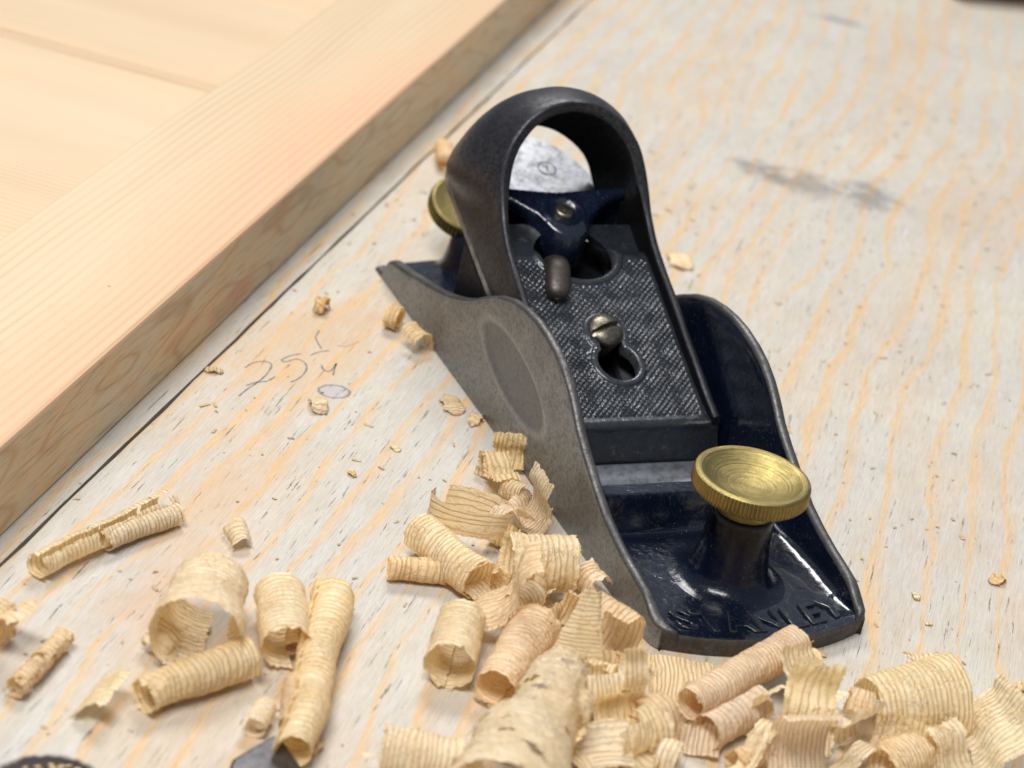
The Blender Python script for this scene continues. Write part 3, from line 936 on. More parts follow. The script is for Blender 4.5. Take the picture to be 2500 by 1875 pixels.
for i, (xf, yf, zf, xb, yb, zb) in enumerate(Q):
    Fo = np.array([xf, yf, zf]); Bo = np.array([xb, yb, zb])
    t = i / (len(Q) - 1); up = math.sin(math.pi * t)
    # inward direction in the cross plane
    q0 = Q[max(i - 1, 0)]; q1 = Q[min(i + 1, len(Q) - 1)]
    tan = np.array([q1[0] - q0[0], 0, q1[2] - q0[2]]); 
    s = 1 if xf >= 0 else -1
    arch = float(sm(zf, 40, 50))
    nin = np.array([-s * 1.0, 0, 0]) * (1 - arch) + arch * (np.array([0, 0, 42.0]) - np.array([xf, 0, zf])) / max(1e-6, np.linalg.norm([xf, zf - 42.0]))
    nin /= np.linalg.norm(nin)
    thf = 2.0 + .9 * arch
    thb = 2.0
    bul = 5.0 * arch + .35 * (1 - arch) + 1.5 * float(sm(zf, 55, 66))
    row = []
    d = Bo - Fo; L = np.linalg.norm(d); dh = d / L
    r = min(.9, L * .2)
    # outer from back to front
    for k in range(nm):
        u = k / (nm - 1)
        u = .02 + .96 * u
        row.append(Bo - d * u - nin * bul * math.sin(math.pi * u ** .85))
    row.append(Fo + nin * .30 + dh * .12 - dh * .25); row.append(Fo + nin * .9 - dh * .32)
    row.append(Fo + nin * (thf - .8) - dh * .30); row.append(Fo + nin * (thf - .2) - dh * .05)
    for k in range(nm):
        u = k / (nm - 1); u = .03 + .95 * u
        row.append(Fo + nin * (thf + (thb - thf) * u) + d * u - nin * bul * math.sin(math.pi * (1 - (1 - u) ** .85)) * .95)
    row.append(Bo + nin * .8 + dh * .1)
    for p in row:
        n_ = mn.noise(Vector(tuple(p * .12))) * .18
        V.append(p - nin * n_)
nsec = len(V) // len(Q)
F = grid_faces(len(Q), nsec, False, True)
midx = []
for i in range(len(Q) - 1):
    for j in range(nsec):
        midx.append(0 if j < nm - 1 else (1 if j < nm + 4 else 2))
F += [tuple(range(nsec)), tuple(range((len(Q) - 1) * nsec, len(Q) * nsec))]
midx += [1, 1]
hood = mesh_obj('palm_rest', V, F, [M_hood, M_hood, M_hoodin], cap, midx=midx, angle=50)
fixn(hood)

# web with the round boss that bridges the cap
def web_front(x):
    b = 137.3 - 9.6 * math.exp(-(abs(x) / 11.5) ** 2.4)
    if abs(x) < 6.4: b = min(b, 130.2 - math.sqrt(6.4 ** 2 - x * x) * 1.05)
    return b
def smooth_front(x):
    return sum(web_front(x + d) for d in (-1, -.5, 0, .5, 1)) / 5
V = []; nx = 90; WB = 138.6
rowsn = None
for i in range(nx):
    x = -18.8 + 37.6 * i / (nx - 1)
    yf = smooth_front(x)
    top = lambda y: 38.9 + (y - 132) * .33 + .045 * abs(x) ** 1.2
    row = [(x, WB - .4, 28.6), (x, WB - .1, top(WB) - 7), (x, WB + .3, top(WB) - 3), (x, WB + .2, top(WB) - 1), (x, WB - .4, top(WB) - .2)]  # first point drops a back wall to the iron, added to block light
    for k in range(1, 15):
        y = WB - .4 + (yf + .7 - WB + .4) * k / 15
        z = top(y)
        r = math.hypot(x, (y - 131.3))
        z += .55 * float(sm(abs(r - 5.0), 1.1, .3)) - .5 * float(sm(r, 4.2, 3.6))
        z += .16 * mn.noise(Vector((x * .9, y * .9, 1)))
        row.append((x, y, z))
    deep = 6.6 * math.exp(-(x / 7.5) ** 4) + 2.6
    row += [(x, yf + .3, top(yf) - .15), (x, yf, top(yf) - .7), (x, yf - .05, top(yf) - deep * .5), (x, yf + .1, top(yf) - deep), (x, yf + 1, top(yf) - deep - .8), (x, yf + 3, top(yf) - deep - .8)]
    V += row; rowsn = len(row)
web = mesh_obj('bridge_web', V, grid_faces(nx, rowsn), M_web, cap, angle=70)
rn = np.array([0, -.33, 1.0]); rn /= np.linalg.norm(rn)
V, F = lathe([(2.45, -1.0), (2.45, .9), (2.2, 1.35), (1.6, 1.55), (.9, 1.35), (.4, 1.6), (.05, 1.62)], 32, (0, 131.3, 38.3), rn)
mesh_obj('rivet', V, F, M_screw, cap)

# slotted cap screw
Nn = np.array([.05, -.44, .90]); Nn /= np.linalg.norm(Nn)
SC = np.array(cpt(.3, 27.6, -.2))
e1 = np.array([1, .10, .05]); e1 -= Nn * e1.dot(Nn); e1 /= np.linalg.norm(e1); e2 = np.cross(Nn, e1)
sa_ = math.radians(14); s1_ = math.cos(sa_) * e1 + math.sin(sa_) * e2; s2_ = np.cross(Nn, s1_)
V = []; nr, nk = 44, 120
for i in range(nr):
    r = 4.45 * i / (nr - 1)
    for k in range(nk):
        a = 2 * math.pi * k / nk
        x, y = r * math.cos(a), r * math.sin(a)
        z = 2.5 * math.sqrt(max(0, 1 - (r / 4.6) ** 2)) + .3
        z -= 1.5 * float(sm(abs(y), .72, .5)) * float(sm(r, 4.5, 4.2))
        V.append(SC + s1_ * x + s2_ * y + Nn * z)
for zz in (-.3, -6):
    for k in range(nk):
        a = 2 * math.pi * k / nk; rr = 4.45 if zz > -1 else 3.2
        V.append(SC + s1_ * rr * math.cos(a) + s2_ * rr * math.sin(a) + Nn * zz)
mesh_obj('cap_screw', V, grid_faces(nr + 2, nk, False, True), M_screw, plane, angle=50)

# tip of the adjusting lever poking through the cap
def sweep(path, nseg=24, squash=1.0, up=(0, 0, 1)):
    """path rows: x y z r"""
    P = cr_resample(path, 26)
    V = []
    for i, q in enumerate(P):
        a = P[min(i + 1, len(P) - 1)][:3] - P[max(i - 1, 0)][:3]; a /= np.linalg.norm(a)
        u = np.array(up, float); u -= a * u.dot(a); u /= np.linalg.norm(u); w = np.cross(a, u)
        for k in range(nseg):
            t = 2 * math.pi * k / nseg
            ca, sa = math.cos(t), math.sin(t)
            ca = math.copysign(abs(ca) ** .8, ca); sa = math.copysign(abs(sa) ** .8, sa)
            V.append(q[:3] + q[3] * (ca * w + sa * u * squash))
    F = grid_faces(len(P), nseg, False, True)
    F += [tuple(range(nseg))[::-1], tuple(range((len(P) - 1) * nseg, len(P) * nseg))]
    return V, F
lp = lambda x, a, n, r: list(cpt(x, a, n)) + [r]
V, F = sweep([lp(-6.6, 50.0, -6, 2.2), lp(-7.0, 48.6, -2, 2.5), lp(-7.4, 47.0, 1.2, 2.9), lp(-8.0, 44.4, 2.6, 3.0), lp(-8.9, 41.0, 2.4, 3.0), lp(-9.6, 38.0, 1.8, 2.8), lp(-9.9, 36.6, 1.5, 2.0), lp(-10.0, 36.1, 1.4, .8)], squash=.85)
mesh_obj('adjusting_lever', V, F, M_lever, plane)

# ------------------------------------------------------------------ shavings
def n2(x, y, s): return mn.noise(Vector((x, y, s)))
def profile(segs, n):
    """integrate a plane curve from segments (length mm, signed radius mm or 0)"""
    L = sum(s[0] for s in segs); pts = [(0.0, 0.0)]; th = 0; ds = L / (n - 1)
    acc = 0; k = 0; rem = segs[0][0]
    for i in range(n - 1):
        s = (i + .5) * ds; a = 0
        for q in segs:
            if s <= a + q[0] + 1e-9:
                f = (s - a) / q[0]
                r0 = q[1]; r1 = q[2] if len(q) > 2 else q[1]
                r_ = r0 + (r1 - r0) * f
                kk = 0 if abs(r_) < 1e-6 else 1 / r_
                break
            a += q[0]
        th += kk * ds
        pts.append((pts[-1][0] + math.cos(th) * ds, pts[-1][1] + math.sin(th) * ds))
    P = np.array(pts)
    P -= (P.max(0) + P.min(0)) / 2
    return P, L

def shaving(A, B, segs, rot=0, sA=1.0, sB=1.0, seed=0, jag=(1.2, 1.2), vjag=.5, hole=0.0, rough=.18, wob=.6, mat=0, res=.38, label=None, name='wood_shaving', bend=0.0, tear=0.0, twist=0.0, face=None, group='wood shavings scattered round the plane', cat='wood shaving'):
    A = np.array(A, float); B = np.array(B, float)
    d = B - A; L = np.linalg.norm(d); d /= L
    up = np.array([0, 0, 1.0]) if abs(d[2]) < .9 else np.array([0, 1.0, 0])
    e1 = np.cross(up, d); e1 /= np.linalg.norm(e1); e2 = np.cross(d, e1)
    tot = sum(s[0] for s in segs)
    nu = max(6, int(L / res)); nv = max(8, int(tot * max(sA, sB) / res))
    P, LL = profile(segs, nv)
    if face is not None:
        phi = sum((q[0] / ((q[1] + (q[2] if len(q) > 2 else q[1])) / 2)) for q in segs)
        rot = face + 90 - math.degrees(phi) / 2
    V = []; UV = []; U = np.linspace(0, 1, nu)
    o1 = seed * 7.31
    def jg(v, s): 
        return (.5 + .5 * n2(v * tot * .35, s, o1)) * .55 + (.5 + .5 * n2(v * tot * 1.3, s + 3, o1)) * .3 + abs(n2(v * tot * 2.9, s + 6, o1)) * .5
    ends0 = [jag[0] * jg(v / (nv - 1), 1) / L for v in range(nv)]
    ends1 = [jag[1] * jg(v / (nv - 1), 11) / L for v in range(nv)]
    for i in range(nu):
        u = U[i]
        sc_ = sA + (sB - sA) * u
        f0 = vjag * (.5 + .5 * n2(u * L * .5, 21, o1)) / tot + .3 * vjag * (.5 + .5 * n2(u * L * 2.2, 22, o1)) / tot
        f1 = vjag * (.5 + .5 * n2(u * L * .5, 31, o1)) / tot + .5 * vjag * (.5 + .5 * n2(u * L * 2.2, 32, o1)) / tot
        ro = math.radians(rot + twist * u)
        cr, sr = math.cos(ro), math.sin(ro)
        bx = wob * n2(u * L * .09, 41, o1); by = wob * n2(u * L * .09, 51, o1) + bend * math.sin(math.pi * u)
        breathe = 1 + .10 * wob * n2(u * L * .16, 61, o1)
        for j in range(nv):
            v = j / (nv - 1)
            ve = f0 + (1 - f0 - f1) * v
            q = ve * (nv - 1); k = min(int(q), nv - 2); t = q - k
            p = P[k] * (1 - t) + P[k + 1] * t
            tg = P[min(k + 2, nv - 1)] - P[max(k - 1, 0)]; tg /= max(1e-9, np.linalg.norm(tg))
            nr = np.array([-tg[1], tg[0]])
            ue = ends0[j] + (1 - ends0[j] - ends1[j]) * u
            am = rough * (n2(ue * L * 1.5, ve * tot * .8, o1 + 2) + .55 * n2(ue * L * .5, ve * tot * .35, o1 + 9) * 2 + .12 * abs(math.sin(ue * L * 2.9 + 2 * n2(ve * tot * .2, 0, o1))))
            am *= .8
            edge = max(0, 1 - 5 * min(u, 1 - u) * L / 12)
            am += edge * rough * 1.8 * n2(ve * tot * .55, 77, o1)
            p = p * sc_ * breathe + nr * am
            px, py = p[0] * cr - p[1] * sr + bx, p[0] * sr + p[1] * cr + by
            V.append(A + d * (ue * L) + e1 * px + e2 * py)
            UV.append((ue * L, ve * tot))
    V = np.array(V)
    lowz = V[:, 2].min()
    F = []
    for i in range(nu - 1):
        for j in range(nv - 1):
            if hole > 0 or tear > 0:
                u, v = (i + .5) / nu, (j + .5) / nv
                h = n2(u * L * .42, v * tot * .17, o1 + 13) + .30 * n2(u * L * 1.6, v * tot * .5, o1 + 17)
                if hole > 0 and h > (.70 - 1.3 * hole if hole >= .12 else .95 - hole): continue
            a = i * nv + j
            F.append((a, a + 1, a + nv + 1, a + nv))
    # let the piece rest on the bench if it would sink
    if lowz < .12: V[:, 2] += .12 - lowz
    o = mesh_obj(name, V, F, SHV[mat], None, uv=UV, origin=np.array([V[:, 0].mean(), V[:, 1].mean(), V[:, 2].min()]))
    tag(o, label, cat, group)
    return o

def roll(r, turns, tight=.06, extra=None):
    """segments of a spiral of outer radius r"""
    L = 2 * math.pi * r * turns
    return [(L, r, r * (1 - tight * turns * 2))]
def double_scroll(r, t, flat): return [(2 * math.pi * r * t, r * .75, r), (flat, r * 2.2), (2 * math.pi * r * t, r, r * .75)]

g = G
# --- left group
shaving(g(4, 190, 545, 2.6), g(4, 960, 175, 2.6), roll(2.9, .93), 200, .95, 1.0, 1, (.5, 1.6), .8, .18, .16, .5, 0, label='long thin rolled shaving with a torn slot, alone at left below the pine board')
shaving(g(4, 560, 400, 2.4), g(4, 1000, 235, 2.4), roll(2.4, 1.35), 60, 1, 1, 2, (2.0, .6), .6, 0, .16, .4, 0, label='short rolled shaving pressed against the long roll below the pine board')
shaving(g(4, 1185, 650, 7.6), g(4, 1075, 990, 7.6), [(8, 5), (39, 8.3)], 0, .82, 1.06, 3, (.6, 3.4), 1.5, .09, .24, .8, 0, face=105, label='broad arched shaving with a ragged torn front, standing over a fat roll')
shaving(g(4, 760, 1270, 3.8), g(4, 1400, 1040, 3.8), roll(4.1, 1.25), 90, .85, 1.05, 4, (3.0, 1.0), 1.0, .08, .22, .9, 0, label='fat rolled shaving lying under the ragged arched shaving at lower left')
shaving(g(4, 660, 1170, 2.5), g(4, 440, 1440, .8), [(4, 4), (9, 30)], 160, .75, .8, 5, (2.0, 5.0), 1.4, 0, .15, .4, 0, label='flat feather shaped shaving with long stripes at the foot of the fat roll')
shaving(g(4, 960, 830, 6), g(4, 840, 1010, 1.6), [(8, 5), (5, 2.4)], 110, .8, .8, 6, (1.5, 1.5), 1, .1, .18, .5, 0, label='small curled scrap hanging between the arched shaving and the fat roll')
shaving(g(4, 1560, 680, 5.6), g(4, 1610, 1030, 5.2), roll(5.4, .93), 0, 1.0, .95, 7, (.8, 3.6), 1.0, .08, .2, .6, 0, face=120, label='open cone of shaving showing a dark mouth, between the arch and the long cone')
shaving(g(4, 1640, 860, 5.0), g(4, 1640, 1010, 3.6), roll(1.5, 1.6), 120, 1.0, 1.3, 8, (1.0, 1.5), 1.0, 0, .2, .6, 1, label='tight little curl nested inside the open mouth of the cone shaving')
shaving(g(4, 1850, 700, 4.4), g(4, 1650, 1590, 3.6), roll(4.3, 1.12), 215, 1.1, .82, 9, (1.0, 1.0), 1.6, .10, .2, 1.2, 0, label='longest upright tapering roll, reaching from the cone shaving to the photo edge')
shaving(g(4, 1670, 1180, 3.2), g(4, 1640, 1440, 3.0), roll(3.0, .9), 30, 1.0, 1.0, 10, (1.5, 1.5), 1.0, .1, .2, .6, 2, label='brownish inner curl showing through the side of the longest tapering roll')
shaving(g(4, 1480, 1310, 2.4), g(4, 1395, 1450, 2.3), roll(2.5, .93), 0, .95, 1.0, 11, (.8, .8), .8, .2, .12, .3, 0, face=20, label='small pale barrel curl with a hole in its side, left of the longest roll')
shaving(g(4, 385, 920, 2.3), g(4, 60, 1250, 2.1), roll(2.1, 1.15), 100, .95, 1.05, 12, (1.2, 2.4), 1.4, .22, .34, .6, 1, label='rough narrow roll with splintered end near the left edge of the photo')
shaving(g(4, 30, 780, 4), g(4, -80, 900, 3), roll(3.8, 1.0), 40, 1, 1, 13, (2, 1), 1.4, .12, .25, .5, 0, label='curl cut off by the left edge of the photo, the upper of two')
shaving(g(4, 150, 880, 2.6), g(4, -60, 1010, 2.0), [(6, 4), (9, 9)], 150, 1, 1, 14, (2, 1), 1.2, .12, .3, .5, 2, label='pinkish torn flap below the curl at the left edge of the photo')
shaving(g(4, 1300, 300, 1.6), g(4, 1370, 420, 1.6), [(5, 2.4), (4, 2.0)], 80, 1.1, .9, 15, (1.5, .8), 1.0, .05, .25, .6, 0, label='small folded yellow chip alone between the long slotted roll and the plane')
# --- middle group
shaving(g(5, 350, 420, 4.6), g(5, 700, 700, 4.2), roll(4.5, 1.1), 165, 1.0, 1.05, 20, (2.2, 1.2), 1.2, .05, .24, .6, 0, label='thick open tube shaving left of the plane, its dark end facing the plane')
shaving(g(5, 200, 610, 2.6), g(5, 520, 640, 2.6), roll(2.6, 1.2), 180, 1.0, 1.1, 21, (.6, 1), 1.0, .03, .16, .4, 1, label='short thin roll poking out from under the thick open tube')
shaving(g(5, 620, 400, 3.2), g(5, 655, 250, 9.5), [(40, 8.4), (10, 9.5)], 215, 1.0, 1.08, 22, (1.0, .6), 1.0, .03, .18, .8, 1, label='upright hoop of shaving with brown inner stripes beside the plane')
shaving(g(5, 800, 570, 8.0), g(5, 1190, 600, 7.6), roll(6.1, .95), 0, 1.0, 1.04, 23, (1.8, 1.4), 1.0, .03, .30, .6, 0, face=100, label='fat barrel of shaving touching the plane side, its striped inside facing left')
shaving(g(5, 850, 825, 6.4), g(5, 985, 745, 6.8), roll(3.3, 1.5, .14), 120, 1.0, .95, 24, (.5, 1.2), .7, 0, .18, .3, 0, label='tight little spiral curl in front of the fat barrel')
shaving(g(5, 900, 640, 6.0), g(5, 860, 760, 3.0), [(22, 5.6), (5, 3)], 220, 1.0, 1.1, 25, (1, 2), 1.0, .05, .25, .7, 2, label='pinkish crumpled curl tucked under the mouth of the fat barrel')
shaving(g(5, 600, 880, 5.0), g(5, 520, 1165, 5.0), roll(5.0, .98), 0, 1.0, 1.06, 26, (1.4, 3.4), 1.0, .05, .24, .5, 0, face=90, label='stubby tube of shaving with its ragged dark mouth facing the front left')
shaving(g(5, 800, 800, 3.4), g(5, 790, 1030, 2.0), [(8, 5), (10, -7), (5, 4)], 190, 1.0, 1.2, 27, (1.6, 2.6), 1.2, .08, .28, .7, 2, label='crumpled sheet with a drooping point beside the stubby tube')
shaving(g(5, 980, 920, 5.0), g(5, 760, 1290, 4.0), roll(5.2, 1.05), 0, 1.05, .8, 28, (2.0, 1.5), 1.2, .03, .22, .8, 2, face=95, label='long pinkish roll disappearing under the great cone shaving')
shaving(g(10, 1000, 780, 9), g(10, 430, 2000, 9.5), [(34, 9.8), (9, 6)], 0, .50, 1.15, 29, (1.4, 1.4), 3.5, .22, .30, 1.6, 0, .42, face=120, label='great smooth cone of shaving in the middle of the heap, largest of all')
FA = g(10, 1070, 720, 9)
shaving(FA, FA + np.array([3.0, 4.0, 15.0]), [(11, 16)], 0, 1.15, .36, 30, (1, 4.0), 1.0, 0, .14, .5, 0, face=262, label='pointed blade of shaving sticking up like a fin in front of the plane')
shaving(g(10, 1100, 980, 8), g(10, 1420, 930, 9), roll(5.0, .75), 200, 1.0, .9, 31, (.8, 1.0), .8, 0, .2, .4, 0, label='pale striped half curl right of the great cone shaving')
shaving(g(10, 1150, 780, 7), g(10, 1420, 900, 7), [(7, 5), (4, 2)], 60, .9, .9, 32, (1, 1), 1.4, .1, .3, .6, 0, label='frayed strip bridging from the fin to the striped half curl')
shaving(g(10, 1440, 1000, 8), g(10, 1700, 980, 9), [(9, 5), (6, -4), (6, 3)], 40, 1.1, 1.0, 33, (1.2, 1.4), 1.2, .05, .25, .6, 0, label='thin translucent crumple catching the light behind the frilly curl')
shaving(g(10, 1580, 1290, 4.6), g(10, 1900, 1180, 5.4), roll(4.4, 1.1), 100, 1.1, 1.0, 34, (1.4, 2.8), 1.2, .08, .42, .6, 1, label='frilly curl with a fringed end in the middle of the heap')
shaving(g(10, 1300, 1250, 7.4), g(10, 1330, 1700, 4.0), [(11, 16)], 175, 1.0, 1.1, 35, (1.2, 1.2), 1.0, .03, .18, .6, 0, label='straight flat band of shaving hanging down at the bottom of the heap')
shaving(g(10, 1250, 1220, 7.6), g(10, 1700, 1130, 8.0), [(6, 7), (6, 4)], 20, 1.0, .8, 36, (1, 1), 1.2, .05, .18, .7, 0, label='translucent ribbon laid across the top of the flat hanging band')
shaving(g(10, 1130, 1330, 6.4), g(10, 1050, 1600, 4.6), [(6, 3), (6, -3), (7, 3.4), (5, -3)], 40, 1.15, 1.1, 37, (1.5, 1.5), 1.2, .10, .42, .9, 0, label='tightly crumpled cluster in the dark hollow of the great cone')
shaving(g(10, 930, 1420, 4.6), g(10, 1040, 1640, 3.0), [(7, 4), (5, -4)], 200, 1.0, 1.0, 38, (1.5, 1.5), 1.0, .1, .3, .6, 1, label='brown inner flap seen through the tear in the great cone')
shaving(g(10, 1560, 1450, 4.4), g(10, 1850, 1380, 3.6), [(12, 7), (4, 3)], 170, 1.0, 1.0, 39, (1.5, 1.5), 1.5, .1, .3, .8, 0, label='loose ragged strip below the frilly curl')
shaving(g(10, 1740, 1560, 4.0), g(10, 1960, 1640, 4.0), roll(4.0, .9), 150, 1.0, 1.1, 40, (1, 1), 1.0, .05, .2, .5, 0, label='domed curl at the photo bottom below the frilly curl')
shaving(g(10, 1180, 470, 5.0), g(10, 1560, 700, 4.2), [(16, 7), (5, 4)], 20, 1.1, 1.1, 41, (1.6, 1.2), 1.2, .06, .24, .8, 2, label='brown sheet rolled against the foot of the plane, left of its toe corner')
shaving(g(10, 1560, 880, 1.8), g(6, 540, 740, 1.8), [(17, 26)], 0, 1, 1.1, 42, (1.2, 1.8), 1.6, .0, .18, .8, 1, face=95, label='wide gently arched sheet lying right under the toe of the plane')
shaving(g(10, 1880, 1150, 1.5), g(10, 2230, 1260, 1.5), [(10, 10)], 20, 1, 1, 43, (1, 1), 1, .04, .18, .5, 2, label='flat scrap on the bench between the frilly curl and the toe shaving')
shaving(g(10, 900, 330, 4.4), g(10, 1120, 440, 3.2), [(14, 6)], 40, 1, 1, 44, (1.4, 1), 1, .04, .2, .5, 1, label='cupped golden piece below the fat barrel and behind the fin')
shaving(g(5, 1220, 640, 3.2), g(5, 1330, 760, 2.6), roll(3.4, .9), 80, 1, 1, 45, (1.4, 1.8), 1.4, .1, .32, .6, 2, label='dark frayed curl wedged between the fat barrel and the plane')
shaving(g(5, 1230, 790, 3.0), g(5, 1330, 960, 2.6), roll(3.6, .8), 30, 1, 1, 46, (1.4, 1.8), 1.4, .1, .3, .6, 2, label='shaded curl under the plane foot behind the fin')
# --- clump against the cheek of the plane
shaving(g(5, 690, 110, 3.0), g(5, 870, 90, 4.4), [(12, 4), (6, -3), (6, 3)], 60, 1, 1, 50, (2.2, 1), 1.4, .1, .34, .7, 1, label='uppermost crumpled shaving against the plane side with a wisp')
shaving(g(5, 820, 180, 3.4), g(5, 930, 240, 4.0), roll(2.6, .9), 120, 1, 1, 51, (1, 1), 1.2, .12, .3, .6, 1, label='little hooped curl against the plane side above the hoop shaving')
shaving(g(5, 900, 280, 2.6), g(5, 1010, 430, 2.6), [(10, 5), (6, -4)], 10, 1.1, 1.1, 52, (1.4, 1.4), 1.4, .08, .3, .7, 2, label='shaded torn sheet leaning on the plane side right of the hoop')
shaving(g(5, 740, 400, 3.4), g(5, 880, 470, 2.8), [(10, 4), (7, 3)], 200, 1, 1, 53, (1.4, 1.4), 1.4, .08, .32, .7, 1, label='crumpled bit lying inside the foot of the hoop shaving')
shaving(g(5, 800, 330, 4.0), g(5, 900, 380, 5.6), [(9, 6), (4, 3)], 100, .9, 1, 54, (1, 1.8), 1.4, .0, .22, .7, 0, label='ragged upright flap at the right edge of the hoop')
shaving(g(5, 640, 90, 1.6), g(5, 740, 140, 2.0), [(5, 2)], 30, 1, 1, 55, (1, 1.8), 1.4, .1, .32, .7, 1, label='frayed scrap at the upper left of the clump by the plane')
# --- right group
shaving(g(6, 200, 790, 6.6), g(6, 850, 420, 8.2), roll(3.9, 1.25), 110, .9, 1.05, 60, (.8, 1.8), 1.0, .04, .22, .6, 2, label='ribbed pink roll leaning up against the toe of the plane')
shaving(g(6, 760, 560, 7.5), g(6, 960, 520, 8.2), [(12, 5), (3, 2)], 60, 1.1, 1.1, 61, (1.4, 1.0), 1.2, .14, .28, .6, 1, label='orange stained flap with a small hole at the end of the leaning roll')
shaving(g(6, 290, 960, 3.8), g(6, 640, 770, 4.4), roll(3.9, 1.0), 150, .95, 1.0, 62, (.8, 1.0), 1.2, .14, .22, .5, 2, label='perforated roll lying directly below the leaning pink roll')
shaving(g(6, 760, 720, 6.0), g(6, 980, 640, 6.8), [(6, 4), (5, -3), (6, 4)], 30, 1.1, 1, 63, (1.2, 1.2), 1.2, .06, .3, .6, 0, label='pale fluffy piece just right of the leaning roll, above the pleats')
shaving(g(6, 600, 870, 6.4), g(6, 740, 800, 6.8), [(11, 14), (4, 4)], 70, 1, 1, 64, (1.5, 1), 1, .04, .24, .5, 0, label='flat striped flake tilted to the left, in front of the perforated roll')
shaving(g(6, 730, 830, 6.0), g(6, 1080, 900, 5.6), [(5, 3), (5, -3), (6, 3.5), (4, -3)], 30, 1.1, 1.1, 65, (1.2, 1.6), 1.2, .03, .28, .6, 0, label='pleated striped shaving with zigzag folds in the right heap')
shaving(g(6, 880, 960, 3.6), g(6, 1100, 1010, 3.4), [(8, 5), (4, -4)], 10, 1, 1, 66, (1.6, 1.6), 1.2, .08, .3, .6, 0, label='thin strip beneath the pleated shaving')
shaving(g(6, 480, 1060, 4.6), g(6, 640, 1150, 4.0), [(9, 4), (6, -4), (6, 3)], 120, 1.1, 1.1, 67, (2.0, 1.5), 1.5, .08, .42, .7, 0, label='fringed shaving at the photo bottom left of the smooth dome')
shaving(g(6, 680, 1130, 4.0), g(6, 1060, 1130, 4.2), [(22, 7.6)], 10, 1.0, 1.05, 68, (.8, .8), 1.0, .03, .2, .5, 2, label='smooth domed sheet at the photo bottom, between two frilly pieces')
shaving(g(6, 1250, 790, 5.2), g(6, 1780, 720, 6.6), [(25, 7.4), (6, 5)], 0, .80, 1.30, 69, (1.2, 1.2), 1.4, .05, .22, 1.0, 0, .42, face=95, label='large ribbed half pipe of shaving, biggest of the right heap')
shaving(g(6, 1420, 560, 6.5), g(6, 1800, 600, 7.8), [(16, 9.5)], 0, .9, 1.1, 70, (5.5, 1.2), 1.8, .04, .22, .8, 0, face=75, label='upper torn leaf of shaving lapping over the large half pipe')
shaving(g(6, 1110, 850, 3.0), g(6, 1290, 900, 3.0), [(14, 8), (6, 5)], 70, 1, 1, 71, (1.2, 1.2), 1.4, .08, .24, .6, 2, label='thin sheet in the mouth of the large half pipe')
shaving(g(6, 1880, 860, 3.0), g(6, 2140, 1230, 2.6), [(5, 5), (5, -6), (5, 6), (3, -4)], 20, .9, 1.1, 72, (1.4, 1.4), 1.4, .02, .26, .8, 0, label='crinkled zigzag strip running down the right side of the right heap')
shaving(g(6, 1300, 930, 5.6), g(6, 1790, 1080, 5.0), [(6, 5), (5, 5)], 340, 1.0, 1.15, 73, (1.0, 1.0), 1.4, .02, .24, .6, 0, label='creased narrow band across the front of the right heap')
shaving(g(6, 1270, 1060, 4.0), g(6, 1700, 1180, 3.4), [(8, 6), (4, 4)], 330, 1.0, 1.1, 74, (1.6, 1.0), 1.6, .10, .3, .7, 2, label='dull torn sheet in the shade under the creased narrow band')
shaving(g(6, 1120, 1080, 3.4), g(6, 1250, 1190, 3.0), [(8, 4), (5, -4)], 120, 1.1, 1.1, 75, (1.6, 1.6), 1.4, .08, .3, .7, 0, label='pale crumple right of the smooth domed sheet')
shaving(g(6, 1640, 960, 3.4), g(6, 1850, 940, 3.0), [(7, 5), (4, -4)], 20, 1.0, 1.0, 76, (1.6, 1.0), 1.4, .08, .3, .6, 0, label='small flake between the half pipe and the zigzag strip')
# --- bottom edge and odd ones out
shaving(g(5, 150, 1560, 5.0), g(5, 600, 1640, 4.8), roll(4.8, 1.1), 120, 1.0, 1.0, 80, (1.4, 1.2), 1.0, .02, .24, .6, 0, label='rolled shaving cut off by the photo bottom, left of the great cone')
shaving(g(5, 90, 1640, 2.0), g(5, 130, 1690, 2.0), [(9, 4)], 60, 1.0, 1.0, 81, (1.4, 1.2), 1.0, .02, .22, .6, 0, label='pale end flap at the left of the roll on the photo bottom')
shaving(g(2, 110, 600, 3.2), g(2, 230, 640, 3.2), roll(3.4, 1.6, .12), 20, 1, 1, 82, (1.2, 1.2), .8, .05, .22, .5, 1, label='small springy coil behind the plane heel on its shaded left side')
shaving(g(2, 260, 740, 2.0), g(2, 400, 840, 1.6), [(9, 4), (4, 3)], 60, 1, 1, 83, (1.6, 1.6), 1.2, .08, .28, .6, 1, label='brown curl trapped at the foot of the plane below the springy coil')
shaving(g(1, 505, 580, 3), g(1, 530, 690, 3), roll(3.0, .9), 60, 1, 1, 84, (1.2, 1.2), .8, .05, .2, .5, 2, label='blurred brown curl behind the hood of the plane')


